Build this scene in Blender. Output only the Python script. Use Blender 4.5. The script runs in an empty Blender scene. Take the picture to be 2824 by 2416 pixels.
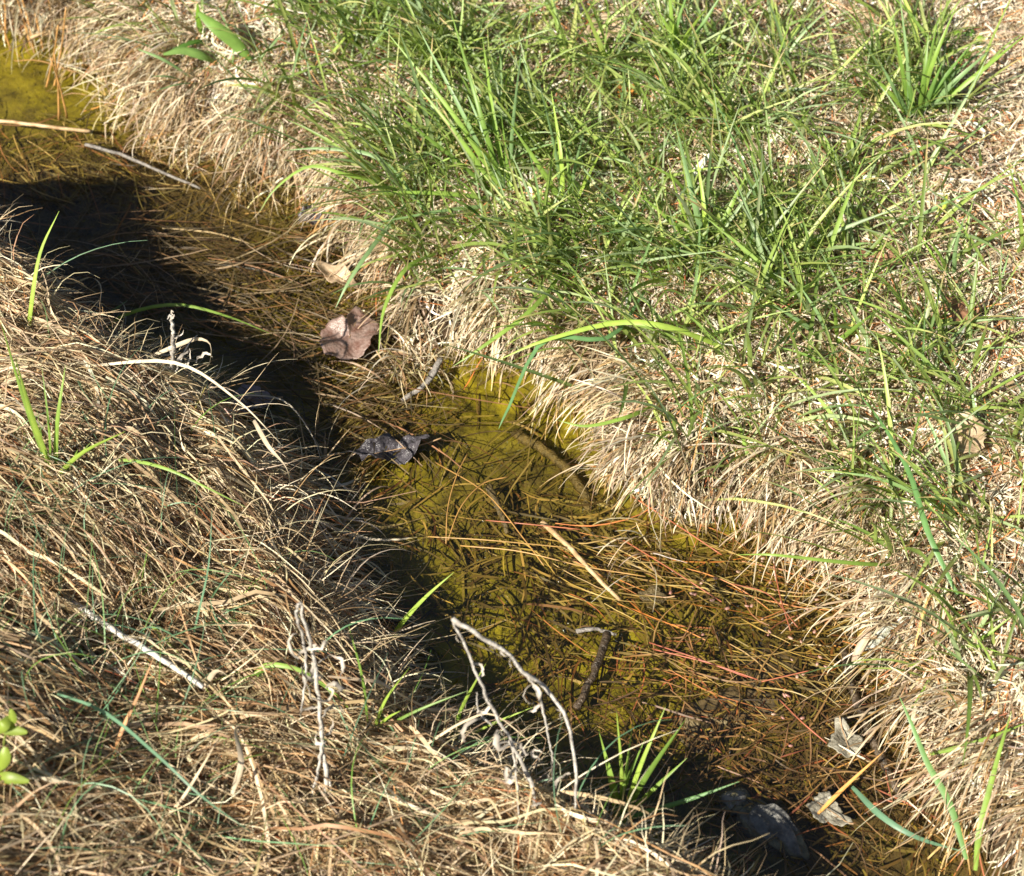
import bpy, math, random
import numpy as np
from mathutils import Vector
R = math.radians
rng = np.random.default_rng(7)
random.seed(7)
S = bpy.context.scene
C = S.collection
# ---------------------------------------------------------------- camera, sky, sun, exposure
PITCH = R(50); CH = 1.62; CDIST = CH / math.sin(PITCH)
CAM = np.array([0.0, -CDIST * math.cos(PITCH), CH])
LENS = 69.0
cam = bpy.data.cameras.new('camera'); camo = bpy.data.objects.new('camera', cam); C.objects.link(camo)
camo.location = CAM; camo.rotation_euler = (R(90) - PITCH, 0, 0)
cam.lens = LENS; cam.sensor_width = 36; cam.clip_start = 0.05; cam.clip_end = 500
cam.dof.use_dof = True; cam.dof.focus_distance = 1.98; cam.dof.aperture_fstop = 7.1
S.camera = camo
SUN_EL, SUN_ROT = R(39), R(222)
w = bpy.data.worlds.new('World'); S.world = w; w.use_nodes = True
nt = w.node_tree
sky = nt.nodes.new('ShaderNodeTexSky'); sky.sky_type = 'NISHITA'; sky.sun_disc = False
sky.sun_elevation = SUN_EL; sky.sun_rotation = SUN_ROT
nt.links.new(sky.outputs[0], nt.nodes['Background'].inputs[0]); nt.nodes['Background'].inputs[1].default_value = 0.042
sl = bpy.data.lights.new('sun', 'SUN'); sl.energy = 5.0; sl.angle = R(0.5); sl.color = (1.0, 0.94, 0.81)
so = bpy.data.objects.new('sun', sl); C.objects.link(so)
sd = Vector((math.sin(SUN_ROT) * math.cos(SUN_EL), math.cos(SUN_ROT) * math.cos(SUN_EL), math.sin(SUN_EL)))
so.rotation_euler = (-sd).to_track_quat('-Z', 'Y').to_euler(); so.location = sd * 20
S.view_settings.view_transform = 'Standard'; S.view_settings.look = 'None'
S.view_settings.exposure = 1.0; S.view_settings.gamma = 1
S.render.engine = 'CYCLES'
S.cycles.max_bounces = 8; S.cycles.transparent_max_bounces = 16
S.cycles.use_denoising = True

# ---------------------------------------------------------------- photograph pixels (2824 x 2416) to points in the place
PW, PH = 2824.0, 2416.0
FWD = np.array([0, math.cos(PITCH), -math.sin(PITCH)]); UPV = np.array([0, math.sin(PITCH), math.cos(PITCH)])
K = 36.0 / LENS / PW
def ray(px, py):
    px = np.asarray(px, float); py = np.asarray(py, float)
    a = (px - PW / 2) * K; b = -(py - PH / 2) * K
    return np.stack([a, FWD[1] + b * UPV[1], FWD[2] + b * UPV[2]], -1)
def at(px, py, z=0.0):
    d = ray(px, py); t = (np.asarray(z, float) - CAM[2]) / d[..., 2]
    return CAM + d * t[..., None]
def pix(P):
    q = P - CAM; dep = q @ FWD
    return PW / 2 + q[..., 0] / dep / K, PH / 2 - (q @ UPV) / dep / K

# ---------------------------------------------------------------- noise and terrain
class Noise:
    def __init__(s, seed): s.t = np.random.default_rng(seed).random((256, 256))
    def __call__(s, x, y, f=1.0):
        x = x * f; y = y * f
        xi = np.floor(x).astype(int); yi = np.floor(y).astype(int); u = x - xi; v = y - yi
        u = u * u * (3 - 2 * u); v = v * v * (3 - 2 * v)
        g = lambda a, b: s.t[a & 255, b & 255]
        return (g(xi, yi) * (1 - u) * (1 - v) + g(xi + 1, yi) * u * (1 - v) + g(xi, yi + 1) * (1 - u) * v + g(xi + 1, yi + 1) * u * v) - .5
N1, N2, N3 = Noise(1), Noise(2), Noise(3)
far_px = [(-900, 20), (-600, 60), (-300, 90), (0, 120), (150, 130), (270, 150), (350, 270), (450, 365), (560, 440), (650, 480), (770, 510), (860, 590), (930, 670), (1000, 765),
          (1050, 880), (1080, 990), (1150, 1030), (1250, 1030), (1400, 1035), (1500, 1080), (1590, 1180), (1670, 1290), (1750, 1390), (1850, 1450),
          (2000, 1480), (2150, 1505), (2260, 1580), (2340, 1680), (2370, 1800), (2420, 1960), (2510, 2110), (2600, 2260), (2700, 2400), (2900, 2650), (3200, 3000)]
near_px = [(-900, 380), (-500, 420), (-190, 500), (0, 655), (120, 730), (230, 860), (400, 940), (560, 1010), (700, 1120), (790, 1240), (840, 1390), (930, 1560), (1050, 1740),  # unseen left end of the bank bulges out, shaped to shade the water
           (1180, 1880), (1380, 2010), (1620, 2110), (1830, 2220), (2030, 2380), (2250, 2650), (2500, 3000)]
FARL = at(*np.array(far_px).T, 0.0)[:, :2]
NEARL = at(*np.array(near_px).T, np.interp([p[0] for p in near_px], [-300, 200, 500, 800, 1300], [.18, .165, .125, .09, .12]))[:, :2]
_n = np.zeros_like(NEARL); _t = np.gradient(NEARL, axis=0); _n[:, 0] = -_t[:, 1]; _n[:, 1] = _t[:, 0]; _n /= np.linalg.norm(_n, axis=1)[:, None]
NEARL = NEARL + _n * np.interp(NEARL[:, 0], [-.5, -.2], [.022, .0])[:, None]
_nf = np.zeros_like(FARL); _tf = np.gradient(FARL, axis=0); _nf[:, 0] = -_tf[:, 1]; _nf[:, 1] = _tf[:, 0]; FARL = FARL + _nf / np.linalg.norm(_nf, axis=1)[:, None] * 0.022
def dist_line(P, L):
    best = np.full(P.shape[:-1], 1e9)
    for a, b in zip(L[:-1], L[1:]):
        ab = b - a; t = np.clip(((P - a) @ ab) / (ab @ ab), 0, 1)
        q = P - (a + t[..., None] * ab); best = np.minimum(best, np.hypot(q[..., 0], q[..., 1]))
    return best
def inside(P, poly):
    r = np.zeros(P.shape[:-1], bool); x, y = P[..., 0], P[..., 1]; j = len(poly) - 1
    for i in range(len(poly)):
        xi, yi = poly[i]; xj, yj = poly[j]
        if yi != yj:
            r ^= ((yi > y) != (yj > y)) & (x < (xj - xi) * (y - yi) / (yj - yi) + xi)
        j = i
    return r
POLY = np.concatenate([FARL, NEARL[::-1]])
def sstep(x): x = np.clip(x, 0, 1); return x * x * (3 - 2 * x)
def terrain_exact(X, Y):
    P = np.stack([X, Y], -1)
    wob = 0.024 * N1(X, Y, 13) + 0.016 * N2(X, Y, 34)
    df = dist_line(P, FARL); dn = dist_line(P, NEARL); ins = inside(P, POLY)
    near = (~ins) & (dn < df)
    d = np.minimum(df, dn); d = np.where(ins, -d, d) + wob
    dp = np.maximum(d, 0)
    lump = 0.020 * N1(X, Y, 9) + 0.014 * N2(X, Y, 21) + 0.007 * N3(X, Y, 55)
    hf = 0.058 * (1 - np.exp(-dp / 0.024)) + 0.045 * (1 - np.exp(-dp / 0.30)) + lump * sstep(dp / 0.06)
    hn = (0.070 + .034 * sstep((X + .1) / .25) + .05 * sstep((-.56 - X) / .08) + .078 * sstep((-.22 - X) / .25)) * sstep(dp / 0.045) + 0.035 * (1 - np.exp(-np.maximum(dp - .04, 0) / 0.25)) + (1.6 * lump + .016 * N3(X, Y, 27)) * sstep(dp / 0.08)  # far left, out of view, the bank is raised to cast shade
    low = 1
    hn = hn * np.where(near, low, 1)
    bed = -0.017 * sstep(-d / 0.05) + 0.010 * N2(X, Y, 12) * sstep(-d / .03) + 0.0022 * N3(X, Y, 50) + 0.0009 * N1(X, Y, 120)
    h = np.where(d > 0, np.where(near, hn, hf), bed)
    return h, d, near
X0, X1, Y0, Y1, ST = -1.0, 1.0, -0.8, 1.25, 0.004
gx = np.arange(X0, X1 + 1e-9, ST); gy = np.arange(Y0, Y1 + 1e-9, ST)
GX, GY = np.meshgrid(gx, gy)
GH, GD, GN = terrain_exact(GX, GY)
# soften the height between the two banks' profiles a little
GH = (GH + np.roll(GH, 1, 0) + np.roll(GH, -1, 0) + np.roll(GH, 1, 1) + np.roll(GH, -1, 1)) / 5
GDy, GDx = np.gradient(GD, ST)
def samp(G, x, y):
    u = np.clip((x - X0) / ST, 0, len(gx) - 1.001); v = np.clip((y - Y0) / ST, 0, len(gy) - 1.001)
    i = u.astype(int); j = v.astype(int); u = u - i; v = v - j
    return G[j, i] * (1 - u) * (1 - v) + G[j, i + 1] * u * (1 - v) + G[j + 1, i] * (1 - u) * v + G[j + 1, i + 1] * u * v
def H(x, y): return samp(GH, np.asarray(x, float), np.asarray(y, float))
def hit(px, py):
    d = ray(px, py)
    for z in np.arange(0.25, -0.06, -0.002):
        p = CAM + d * ((z - CAM[2]) / d[2])
        if H(p[0], p[1]) >= z: return p
    return p

# ---------------------------------------------------------------- materials
def nodes(name):
    m = bpy.data.materials.new(name); m.use_nodes = True; t = m.node_tree
    b = t.nodes['Principled BSDF']; return m, t, b
def nn(t, typ, **k):
    n = t.nodes.new(typ)
    for a, v in k.items(): setattr(n, a, v)
    return n
def plant_mat(name, trans, rough, spec=0.5, vary=0.35, nscale=60, tmul=(1.0, 1.0, 0.6)):
    m, t, b = nodes(name)
    at_ = nn(t, 'ShaderNodeAttribute', attribute_name='Col')
    no = nn(t, 'ShaderNodeTexNoise'); no.inputs['Scale'].default_value = nscale; no.inputs['Detail'].default_value = 4
    geo = nn(t, 'ShaderNodeNewGeometry'); t.links.new(geo.outputs['Position'], no.inputs['Vector'])
    mr = nn(t, 'ShaderNodeMapRange'); mr.inputs['From Min'].default_value = .3; mr.inputs['From Max'].default_value = .7
    mr.inputs['To Min'].default_value = 1 - vary; mr.inputs['To Max'].default_value = 1 + vary * .6
    t.links.new(no.outputs['Fac'], mr.inputs['Value'])
    mx = nn(t, 'ShaderNodeVectorMath', operation='MULTIPLY'); t.links.new(at_.outputs['Color'], mx.inputs[0]); t.links.new(mr.outputs[0], mx.inputs[1])
    t.links.new(mx.outputs[0], b.inputs['Base Color']); b.inputs['Roughness'].default_value = rough; b.inputs['Specular IOR Level'].default_value = spec
    tr = nn(t, 'ShaderNodeBsdfTranslucent'); tm = nn(t, 'ShaderNodeVectorMath', operation='MULTIPLY')
    t.links.new(mx.outputs[0], tm.inputs[0]); tm.inputs[1].default_value = tmul; t.links.new(tm.outputs[0], tr.inputs['Color'])
    ms = nn(t, 'ShaderNodeMixShader'); ms.inputs[0].default_value = trans
    t.links.new(b.outputs[0], ms.inputs[1]); t.links.new(tr.outputs[0], ms.inputs[2])
    t.links.new(ms.outputs[0], t.nodes['Material Output'].inputs['Surface'])
    return m
def mottle(name, c1, c2, scale, rough=.6, bump=.3, c3=None, spec=.5, bscale=None):
    m, t, b = nodes(name)
    geo = nn(t, 'ShaderNodeNewGeometry')
    no = nn(t, 'ShaderNodeTexNoise'); no.inputs['Scale'].default_value = scale; no.inputs['Detail'].default_value = 7; no.inputs['Roughness'].default_value = .65
    t.links.new(geo.outputs['Position'], no.inputs['Vector'])
    cr = nn(t, 'ShaderNodeValToRGB'); e = cr.color_ramp.elements
    e[0].position = .36; e[0].color = (*c1, 1); e[1].position = .62; e[1].color = (*c2, 1)
    if c3: n = e.new(.74); n.color = (*c3, 1)
    t.links.new(no.outputs['Fac'], cr.inputs[0]); t.links.new(cr.outputs[0], b.inputs['Base Color'])
    b.inputs['Roughness'].default_value = rough; b.inputs['Specular IOR Level'].default_value = spec
    n2 = nn(t, 'ShaderNodeTexNoise'); n2.inputs['Scale'].default_value = bscale or scale * 3; n2.inputs['Detail'].default_value = 5
    t.links.new(geo.outputs['Position'], n2.inputs['Vector'])
    bp = nn(t, 'ShaderNodeBump'); bp.inputs['Strength'].default_value = bump; bp.inputs['Distance'].default_value = .003
    t.links.new(n2.outputs['Fac'], bp.inputs['Height']); t.links.new(bp.outputs[0], b.inputs['Normal'])
    return m
M_STRAW = plant_mat('dry_straw', .16, .55)
M_NEEDLE = plant_mat('pine_needle', .05, .4, nscale=40)
M_WET = plant_mat('wet_straw', .05, .5, nscale=50, spec=.3)
M_GREEN = plant_mat('green_blade', .34, .42, spec=.4, vary=.2, tmul=(1.05, 1.15, .4))
M_LEAFB = mottle('russet_leaf', (.16, .07, .04), (.34, .18, .10), 60, .5, .5)
M_LEAFR = mottle('pinkish_leaf', (.14, .07, .05), (.27, .19, .16), 75, .3, .7, (.38, .31, .27))
M_LEAFD = mottle('dark_wet_leaf', (.02, .017, .02), (.10, .09, .10), 70, .25, 1.0, (.30, .27, .28))
M_LEAFP = mottle('pale_leaf', (.16, .14, .10), (.40, .37, .29), 90, .4, .8)
M_LEAFT = mottle('tan_leaf', (.34, .23, .14), (.55, .42, .28), 60, .55, .6)
M_ROCK = mottle('shaded_pale_rock', (.09, .085, .075), (.22, .21, .19), 70, .85, 1.0, (.32, .31, .28))  # pale stone, its colour darkened to stand in for the shade on it
M_MUDROCK = mottle('mud_stone', (.055, .04, .025), (.16, .12, .085), 40, .5, 1.0)
M_TWIGG = mottle('grey_twig', (.10, .085, .07), (.30, .27, .24), 120, .6, .8)
M_TWIGW = mottle('bleached_stalk', (.42, .38, .33), (.70, .66, .60), 90, .6, .5)
M_TWIGD = mottle('dark_bark', (.025, .017, .01), (.10, .068, .04), 110, .4, 1.0)
M_REED = mottle('tan_reed', (.36, .22, .10), (.60, .44, .25), 80, .5, .4)
M_LICH = mottle('lichen', (.30, .30, .20), (.66, .66, .58), 260, .9, 1.0, (.6, .55, .2))
M_SUBM = mottle('algae_coated', (.05, .035, .012), (.13, .09, .03), 130, .5, 1.0)

# ground sheet: soil, and algae on the bed, told apart by a bed attribute
def mat_ground():
    m, t, b = nodes('soil_and_algae')
    geo = nn(t, 'ShaderNodeNewGeometry')
    a = nn(t, 'ShaderNodeAttribute', attribute_name='Bed')
    def noise(s, d=6, r=.6):
        n = nn(t, 'ShaderNodeTexNoise'); n.inputs['Scale'].default_value = s; n.inputs['Detail'].default_value = d; n.inputs['Roughness'].default_value = r
        t.links.new(geo.outputs['Position'], n.inputs['Vector']); return n
    def ramp(src, stops):
        c = nn(t, 'ShaderNodeValToRGB'); e = c.color_ramp.elements
        e[0].position, e[0].color = stops[0][0], (*stops[0][1], 1); e[1].position, e[1].color = stops[-1][0], (*stops[-1][1], 1)
        for p, col in stops[1:-1]: x = e.new(p); x.color = (*col, 1)
        t.links.new(src, c.inputs[0]); return c
    soil = ramp(noise(45).outputs['Fac'], [(.3, (.018, .011, .006)), (.55, (.055, .034, .018)), (.75, (.13, .085, .045))])
    alg = ramp(noise(30, 10, .72).outputs['Fac'], [(.30, (.02, .018, .004)), (.41, (.085, .072, .006)), (.50, (.17, .145, .008)), (.60, (.25, .215, .014)), (.75, (.33, .29, .04))])
    silt_shade = ramp(noise(70, 8, .7).outputs['Fac'], [(.32, (.022, .015, .007)), (.5, (.075, .052, .022)), (.7, (.15, .11, .05))])
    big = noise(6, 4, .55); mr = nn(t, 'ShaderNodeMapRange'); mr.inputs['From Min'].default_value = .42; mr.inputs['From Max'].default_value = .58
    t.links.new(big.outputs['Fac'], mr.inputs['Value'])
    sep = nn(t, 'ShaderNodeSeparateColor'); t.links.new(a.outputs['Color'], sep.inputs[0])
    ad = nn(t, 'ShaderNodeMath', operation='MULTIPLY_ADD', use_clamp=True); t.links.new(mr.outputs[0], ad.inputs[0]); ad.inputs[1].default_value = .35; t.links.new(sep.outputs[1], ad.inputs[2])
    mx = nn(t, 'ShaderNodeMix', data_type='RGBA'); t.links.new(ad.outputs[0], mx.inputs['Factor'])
    t.links.new(alg.outputs[0], mx.inputs['A']); t.links.new(silt_shade.outputs[0], mx.inputs['B'])
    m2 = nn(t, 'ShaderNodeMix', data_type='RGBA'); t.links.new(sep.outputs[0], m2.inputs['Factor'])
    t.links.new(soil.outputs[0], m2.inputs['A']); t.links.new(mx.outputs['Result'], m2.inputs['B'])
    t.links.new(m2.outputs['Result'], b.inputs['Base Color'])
    b.inputs['Roughness'].default_value = .8; b.inputs['Specular IOR Level'].default_value = .2
    bn = noise(110, 8, .75); bp = nn(t, 'ShaderNodeBump'); bp.inputs['Strength'].default_value = .9; bp.inputs['Distance'].default_value = .003
    t.links.new(bn.outputs['Fac'], bp.inputs['Height']); t.links.new(bp.outputs[0], b.inputs['Normal'])
    return m
def mat_water():
    m, t, b = nodes('stream_water'); t.nodes.remove(b)
    geo = nn(t, 'ShaderNodeNewGeometry')
    n1 = nn(t, 'ShaderNodeTexNoise'); n1.inputs['Scale'].default_value = 30; n1.inputs['Detail'].default_value = 3
    n2 = nn(t, 'ShaderNodeTexNoise'); n2.inputs['Scale'].default_value = 150; n2.inputs['Detail'].default_value = 3
    for n in (n1, n2): t.links.new(geo.outputs['Position'], n.inputs['Vector'])
    ad = nn(t, 'ShaderNodeMath', operation='MULTIPLY_ADD'); t.links.new(n2.outputs['Fac'], ad.inputs[0]); ad.inputs[1].default_value = .35; t.links.new(n1.outputs['Fac'], ad.inputs[2])
    bp = nn(t, 'ShaderNodeBump'); bp.inputs['Strength'].default_value = .8; bp.inputs['Distance'].default_value = .006; t.links.new(ad.outputs[0], bp.inputs['Height'])
    tr = nn(t, 'ShaderNodeBsdfTransparent'); tr.inputs['Color'].default_value = (.97, .93, .74, 1)
    gl = nn(t, 'ShaderNodeBsdfGlossy'); gl.inputs['Roughness'].default_value = .04; t.links.new(bp.outputs[0], gl.inputs['Normal'])
    # Schlick reflectance, the same seen from above and from below
    dt = nn(t, 'ShaderNodeVectorMath', operation='DOT_PRODUCT'); t.links.new(geo.outputs['Normal'], dt.inputs[0]); t.links.new(geo.outputs['Incoming'], dt.inputs[1])
    ab = nn(t, 'ShaderNodeMath', operation='ABSOLUTE'); t.links.new(dt.outputs['Value'], ab.inputs[0])
    om = nn(t, 'ShaderNodeMath', operation='SUBTRACT', use_clamp=True); om.inputs[0].default_value = 1; t.links.new(ab.outputs[0], om.inputs[1])
    pw = nn(t, 'ShaderNodeMath', operation='POWER'); t.links.new(om.outputs[0], pw.inputs[0]); pw.inputs[1].default_value = 5
    fr = nn(t, 'ShaderNodeMath', operation='MULTIPLY_ADD'); t.links.new(pw.outputs[0], fr.inputs[0]); fr.inputs[1].default_value = .95; fr.inputs[2].default_value = .045
    ms = nn(t, 'ShaderNodeMixShader'); t.links.new(fr.outputs[0], ms.inputs[0]); t.links.new(tr.outputs[0], ms.inputs[1]); t.links.new(gl.outputs[0], ms.inputs[2])
    t.links.new(ms.outputs[0], t.nodes['Material Output'].inputs['Surface'])
    return m
M_GROUND, M_WATER = mat_ground(), mat_water()
def mat_glint():  # film of the small glossy domes added for water glints
    m, t, b = nodes('glint_film'); t.nodes.remove(b)
    tr = nn(t, 'ShaderNodeBsdfTransparent'); gl = nn(t, 'ShaderNodeBsdfGlossy'); gl.inputs['Roughness'].default_value = .12
    ms = nn(t, 'ShaderNodeMixShader'); ms.inputs[0].default_value = .35
    t.links.new(tr.outputs[0], ms.inputs[1]); t.links.new(gl.outputs[0], ms.inputs[2]); t.links.new(ms.outputs[0], t.nodes['Material Output'].inputs['Surface'])
    return m
M_GLINT = mat_glint()

# ---------------------------------------------------------------- mesh helpers
def tag(o, label=None, cat=None, group=None, kind=None):
    if label: o['label'] = label
    if cat: o['category'] = cat
    if group: o['group'] = group
    if kind: o['kind'] = kind
    elif cat: o['kind'] = 'thing'
    return o
def empty(name, loc):
    o = bpy.data.objects.new(name, None); o.location = [float(c) for c in loc]; o.empty_display_size = .02; C.objects.link(o); return o
class MB:
    def __init__(s): s.v = []; s.f4 = []; s.f3 = []; s.c = []; s.n = 0
    def add(s, V, F4=None, F3=None, col=(1, 1, 1)):
        V = np.asarray(V, float).reshape(-1, 3)
        col = np.broadcast_to(np.asarray(col, float), V.shape) if np.ndim(col) == 1 else np.asarray(col, float).reshape(-1, 3)
        s.v.append(V); s.c.append(col)
        if F4 is not None and len(F4): s.f4.append(np.asarray(F4).reshape(-1, 4) + s.n)
        if F3 is not None and len(F3): s.f3.append(np.asarray(F3).reshape(-1, 3) + s.n)
        s.n += len(V)
    def ribbons(s, P, W, side, col, fold=0.0):
        N, K_, _ = P.shape; W = np.asarray(W)[..., None]
        col = np.asarray(col, float)
        if col.ndim == 2: col = np.repeat(col[:, None], K_, 1)
        if fold:
            T = np.gradient(P, axis=1); nr = np.cross(T, side); nr /= np.linalg.norm(nr, axis=-1)[..., None] + 1e-9
            V = np.stack([P - side * W / 2, P - nr * W * fold, P + side * W / 2], 2); m = 3
            cc = np.stack([col, col * 1.18, col * .95], 2)
        else:
            V = np.stack([P - side * W / 2, P + side * W / 2], 2); m = 2
            cc = np.stack([col, col], 2)
        base = (np.arange(N) * K_ * m)[:, None, None]; k = (np.arange(K_ - 1) * m)[None, :, None]; a = np.arange(m - 1)[None, None, :]
        q = base + k + a
        F = np.stack([q, q + 1, q + m + 1, q + m], -1).reshape(-1, 4)
        s.add(V.reshape(-1, 3), F, None, cc.reshape(-1, 3))
    def tube(s, P, r, sides=6, col=(1, 1, 1), rough=0.0):
        P = np.asarray(P, float); K_ = len(P); r = np.broadcast_to(np.asarray(r, float), (K_,))
        T = np.gradient(P, axis=0); T /= np.linalg.norm(T, axis=1)[:, None] + 1e-9
        ref = np.array([.3, .2, .93]); A = np.cross(T, ref); A /= np.linalg.norm(A, axis=1)[:, None] + 1e-9; B = np.cross(T, A)
        th = np.arange(sides) * 2 * math.pi / sides
        rr = r[:, None] * (1 + rough * rng.normal(size=(K_, sides)))
        V = P[:, None] + rr[..., None] * (np.cos(th)[None, :, None] * A[:, None] + np.sin(th)[None, :, None] * B[:, None])
        F = [(i * sides + j, i * sides + (j + 1) % sides, (i + 1) * sides + (j + 1) % sides, (i + 1) * sides + j) for i in range(K_ - 1) for j in range(sides)]
        V = V.reshape(-1, 3); V = np.vstack([V, P[:1], P[-1:]]); n = K_ * sides
        F3 = [(n, (j + 1) % sides, j) for j in range(sides)] + [(n + 1, (K_ - 1) * sides + j, (K_ - 1) * sides + (j + 1) % sides) for j in range(sides)]
        s.add(V, F, F3, col)
    def build(s, name, mat, parent=None, origin=None, smooth=True, solid=0):
        V = np.vstack(s.v); cc = np.vstack(s.c)
        org = np.array(parent.location) if parent else (np.zeros(3) if origin is None else np.asarray(origin, float))
        F4 = np.vstack(s.f4) if s.f4 else np.zeros((0, 4), int); F3 = np.vstack(s.f3) if s.f3 else np.zeros((0, 3), int)
        me = bpy.data.meshes.new(name)
        me.vertices.add(len(V)); me.vertices.foreach_set('co', (V - org).astype(np.float32).ravel())
        nl = len(F4) * 4 + len(F3) * 3
        me.loops.add(nl); me.loops.foreach_set('vertex_index', np.concatenate([F4.ravel(), F3.ravel()]).astype(np.int32))
        me.polygons.add(len(F4) + len(F3))
        me.polygons.foreach_set('loop_start', np.concatenate([np.arange(len(F4)) * 4, len(F4) * 4 + np.arange(len(F3)) * 3]).astype(np.int32))
        me.update(calc_edges=True); me.validate()
        at_ = me.color_attributes.new('Col', 'FLOAT_COLOR', 'POINT')
        at_.data.foreach_set('color', np.hstack([np.clip(cc, 0, 1), np.ones((len(cc), 1))]).astype(np.float32).ravel())
        me.polygons.foreach_set('use_smooth', np.full(len(me.polygons), smooth)); me.materials.append(mat)
        o = bpy.data.objects.new(name, me); C.objects.link(o)
        if parent: o.parent = parent
        else: o.location = [float(c) for c in org]
        if solid:
            md = o.modifiers.new('thickness', 'SOLIDIFY'); md.thickness = solid
        return o
def spline(P, n=14):
    P = np.asarray(P, float)
    if len(P) == 2: P = np.stack([P[0], P.mean(0), P[1]])
    Q = np.vstack([2 * P[0] - P[1], P, 2 * P[-1] - P[-2]]); out = []
    seg = np.linspace(0, len(P) - 1 - 1e-6, n)
    for u in seg:
        i = int(u); t = u - i; a, b, c, d = Q[i], Q[i + 1], Q[i + 2], Q[i + 3]
        out.append(.5 * ((2 * b) + (c - a) * t + (2 * a - 5 * b + 4 * c - d) * t * t + (3 * b - a - 3 * c + d) * t ** 3))
    return np.array(out)
def unit(v): return v / (np.linalg.norm(v, axis=-1)[..., None] + 1e-9)

# ---- many blades at once
def free_blades(x, y, z, az, L, el0, droop, wd, col, K_=6, curl=0.3, roll=.5, twist=.6, fold=0.0, mb=None, clamp=.002, tip=.8, kink=.25, wprof=None, drag=0):
    """Blades that leave the ground at el0 and bend down; they rest on the terrain where they meet it."""
    N = len(x); ds = L / (K_ - 1)
    P = np.zeros((N, K_, 3)); P[:, 0] = np.stack([x, y, z], 1)
    a = az.copy(); c = rng.normal(0, curl, N) / K_
    side = np.zeros((N, K_, 3)); rl = rng.normal(0, roll, N); tw = rng.normal(0, twist, N)
    for i in range(K_):
        t = i / (K_ - 1); el = el0 - droop * t ** 1.3
        d = np.stack([np.cos(a) * np.cos(el), np.sin(a) * np.cos(el), np.sin(el)], 1)
        sv = np.stack([-np.sin(a), np.cos(a), 0 * a], 1); nv = np.cross(d, sv); al = (rl + tw * t)[:, None]
        side[:, i] = sv * np.cos(al) + nv * np.sin(al)
        if i < K_ - 1:
            q = P[:, i] + d * ds[:, None]
            g = H(q[:, 0], q[:, 1]) + clamp * (1 + 2 * rng.random(N))
            q[:, 2] = np.maximum(q[:, 2], g); P[:, i + 1] = q
            a = a + c + rng.normal(0, kink, N) / K_
    t = np.linspace(0, 1, K_)
    prof = (1 - t ** 2.2 * tip) * (.55 + .45 * np.minimum(t * 4, 1)) if wprof is None else wprof
    mb.ribbons(P, wd[:, None] * prof[None], side, col, fold)
    return P
def drape(x, y, az, L, lift, wd, col, K_=7, curl=.4, kink=.35, fall=.8, mb=None, wprof=None, sink=None, arch=0.0):
    """Blades lying on the mat, following the ground and falling over its edge."""
    N = len(x); ds = L / (K_ - 1); P = np.zeros((N, K_, 3)); side = np.zeros((N, K_, 3))
    P[:, 0] = np.stack([x, y, H(x, y) + lift], 1); a = az.copy(); c = rng.normal(0, curl, N) / K_
    rl = rng.normal(0, .7, N); tw = rng.normal(0, 1.4, N); ar = np.abs(rng.normal(0, 1, N)) * arch
    hb = P[:, 0, 2].copy()
    for i in range(K_):
        t = i / (K_ - 1)
        if i:
            a = a + c + rng.normal(0, kink, N) / K_
            q = P[:, i - 1] + np.stack([np.cos(a), np.sin(a), 0 * a], 1) * ds[:, None]
            hb = np.maximum(H(q[:, 0], q[:, 1]) + lift * (1 - .3 * t), hb - ds * fall * (.5 + t))
            q[:, 2] = hb + ar * math.sin(math.pi * t) * L; P[:, i] = q
        al = (rl + tw * t)[:, None]
        sv = np.stack([-np.sin(a), np.cos(a), 0 * a], 1); side[:, i] = sv * np.cos(al) + np.array([0, 0, 1.0]) * np.sin(al)
    t = np.linspace(0, 1, K_)
    prof = (1 - t ** 3 * .7) * (.6 + .4 * np.minimum(t * 5, 1)) if wprof is None else wprof
    mb.ribbons(P, wd[:, None] * prof[None], side, col)
    return P
def scatter(n, pxr, pyr, mask=None, z=.06):
    """n points of the ground spread evenly over a region (given as its photo extent), thinned by mask(px, py, d, near)."""
    cs = at(np.array([pxr[0], pxr[1], pxr[0], pxr[1]]), np.array([pyr[0], pyr[0], pyr[1], pyr[1]]), z)
    x0, x1 = cs[:, 0].min(), cs[:, 0].max(); y0, y1 = cs[:, 1].min(), cs[:, 1].max()
    ox, oy = [], []; got = 0
    for _ in range(400):
        x = rng.uniform(x0, x1, n); y = rng.uniform(y0, y1, n); h = H(x, y)
        px, py = pix(np.stack([x, y, h], 1)); d = samp(GD, x, y); near = samp(GN.astype(float), x, y) > .5
        k = (px > pxr[0]) & (px < pxr[1]) & (py > pyr[0]) & (py < pyr[1])
        if mask is not None: k &= rng.random(n) < mask(px, py, d, near)
        ox.append(x[k]); oy.append(y[k]); got += k.sum()
        if got >= n: break
    return np.concatenate(ox)[:n], np.concatenate(oy)[:n]
def palette(n, cols, wts, jit=.12):
    cols = np.array(cols); wts = np.array(wts, float); c = cols[rng.choice(len(cols), n, p=wts / wts.sum())]
    return np.clip(c * (1 + rng.normal(0, jit, (n, 1))) * (1 + rng.normal(0, .04, (n, 3))), .004, .95)
def gauss(px, py, blobs):
    s = np.zeros_like(px)
    for (cx, cy, sx, sy, wt) in blobs: s = np.maximum(s, wt * np.exp(-((px - cx) / sx) ** 2 - ((py - cy) / sy) ** 2))
    return s
def to_water_az(x, y):
    return np.arctan2(-samp(GDy, x, y), -samp(GDx, x, y))

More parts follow.
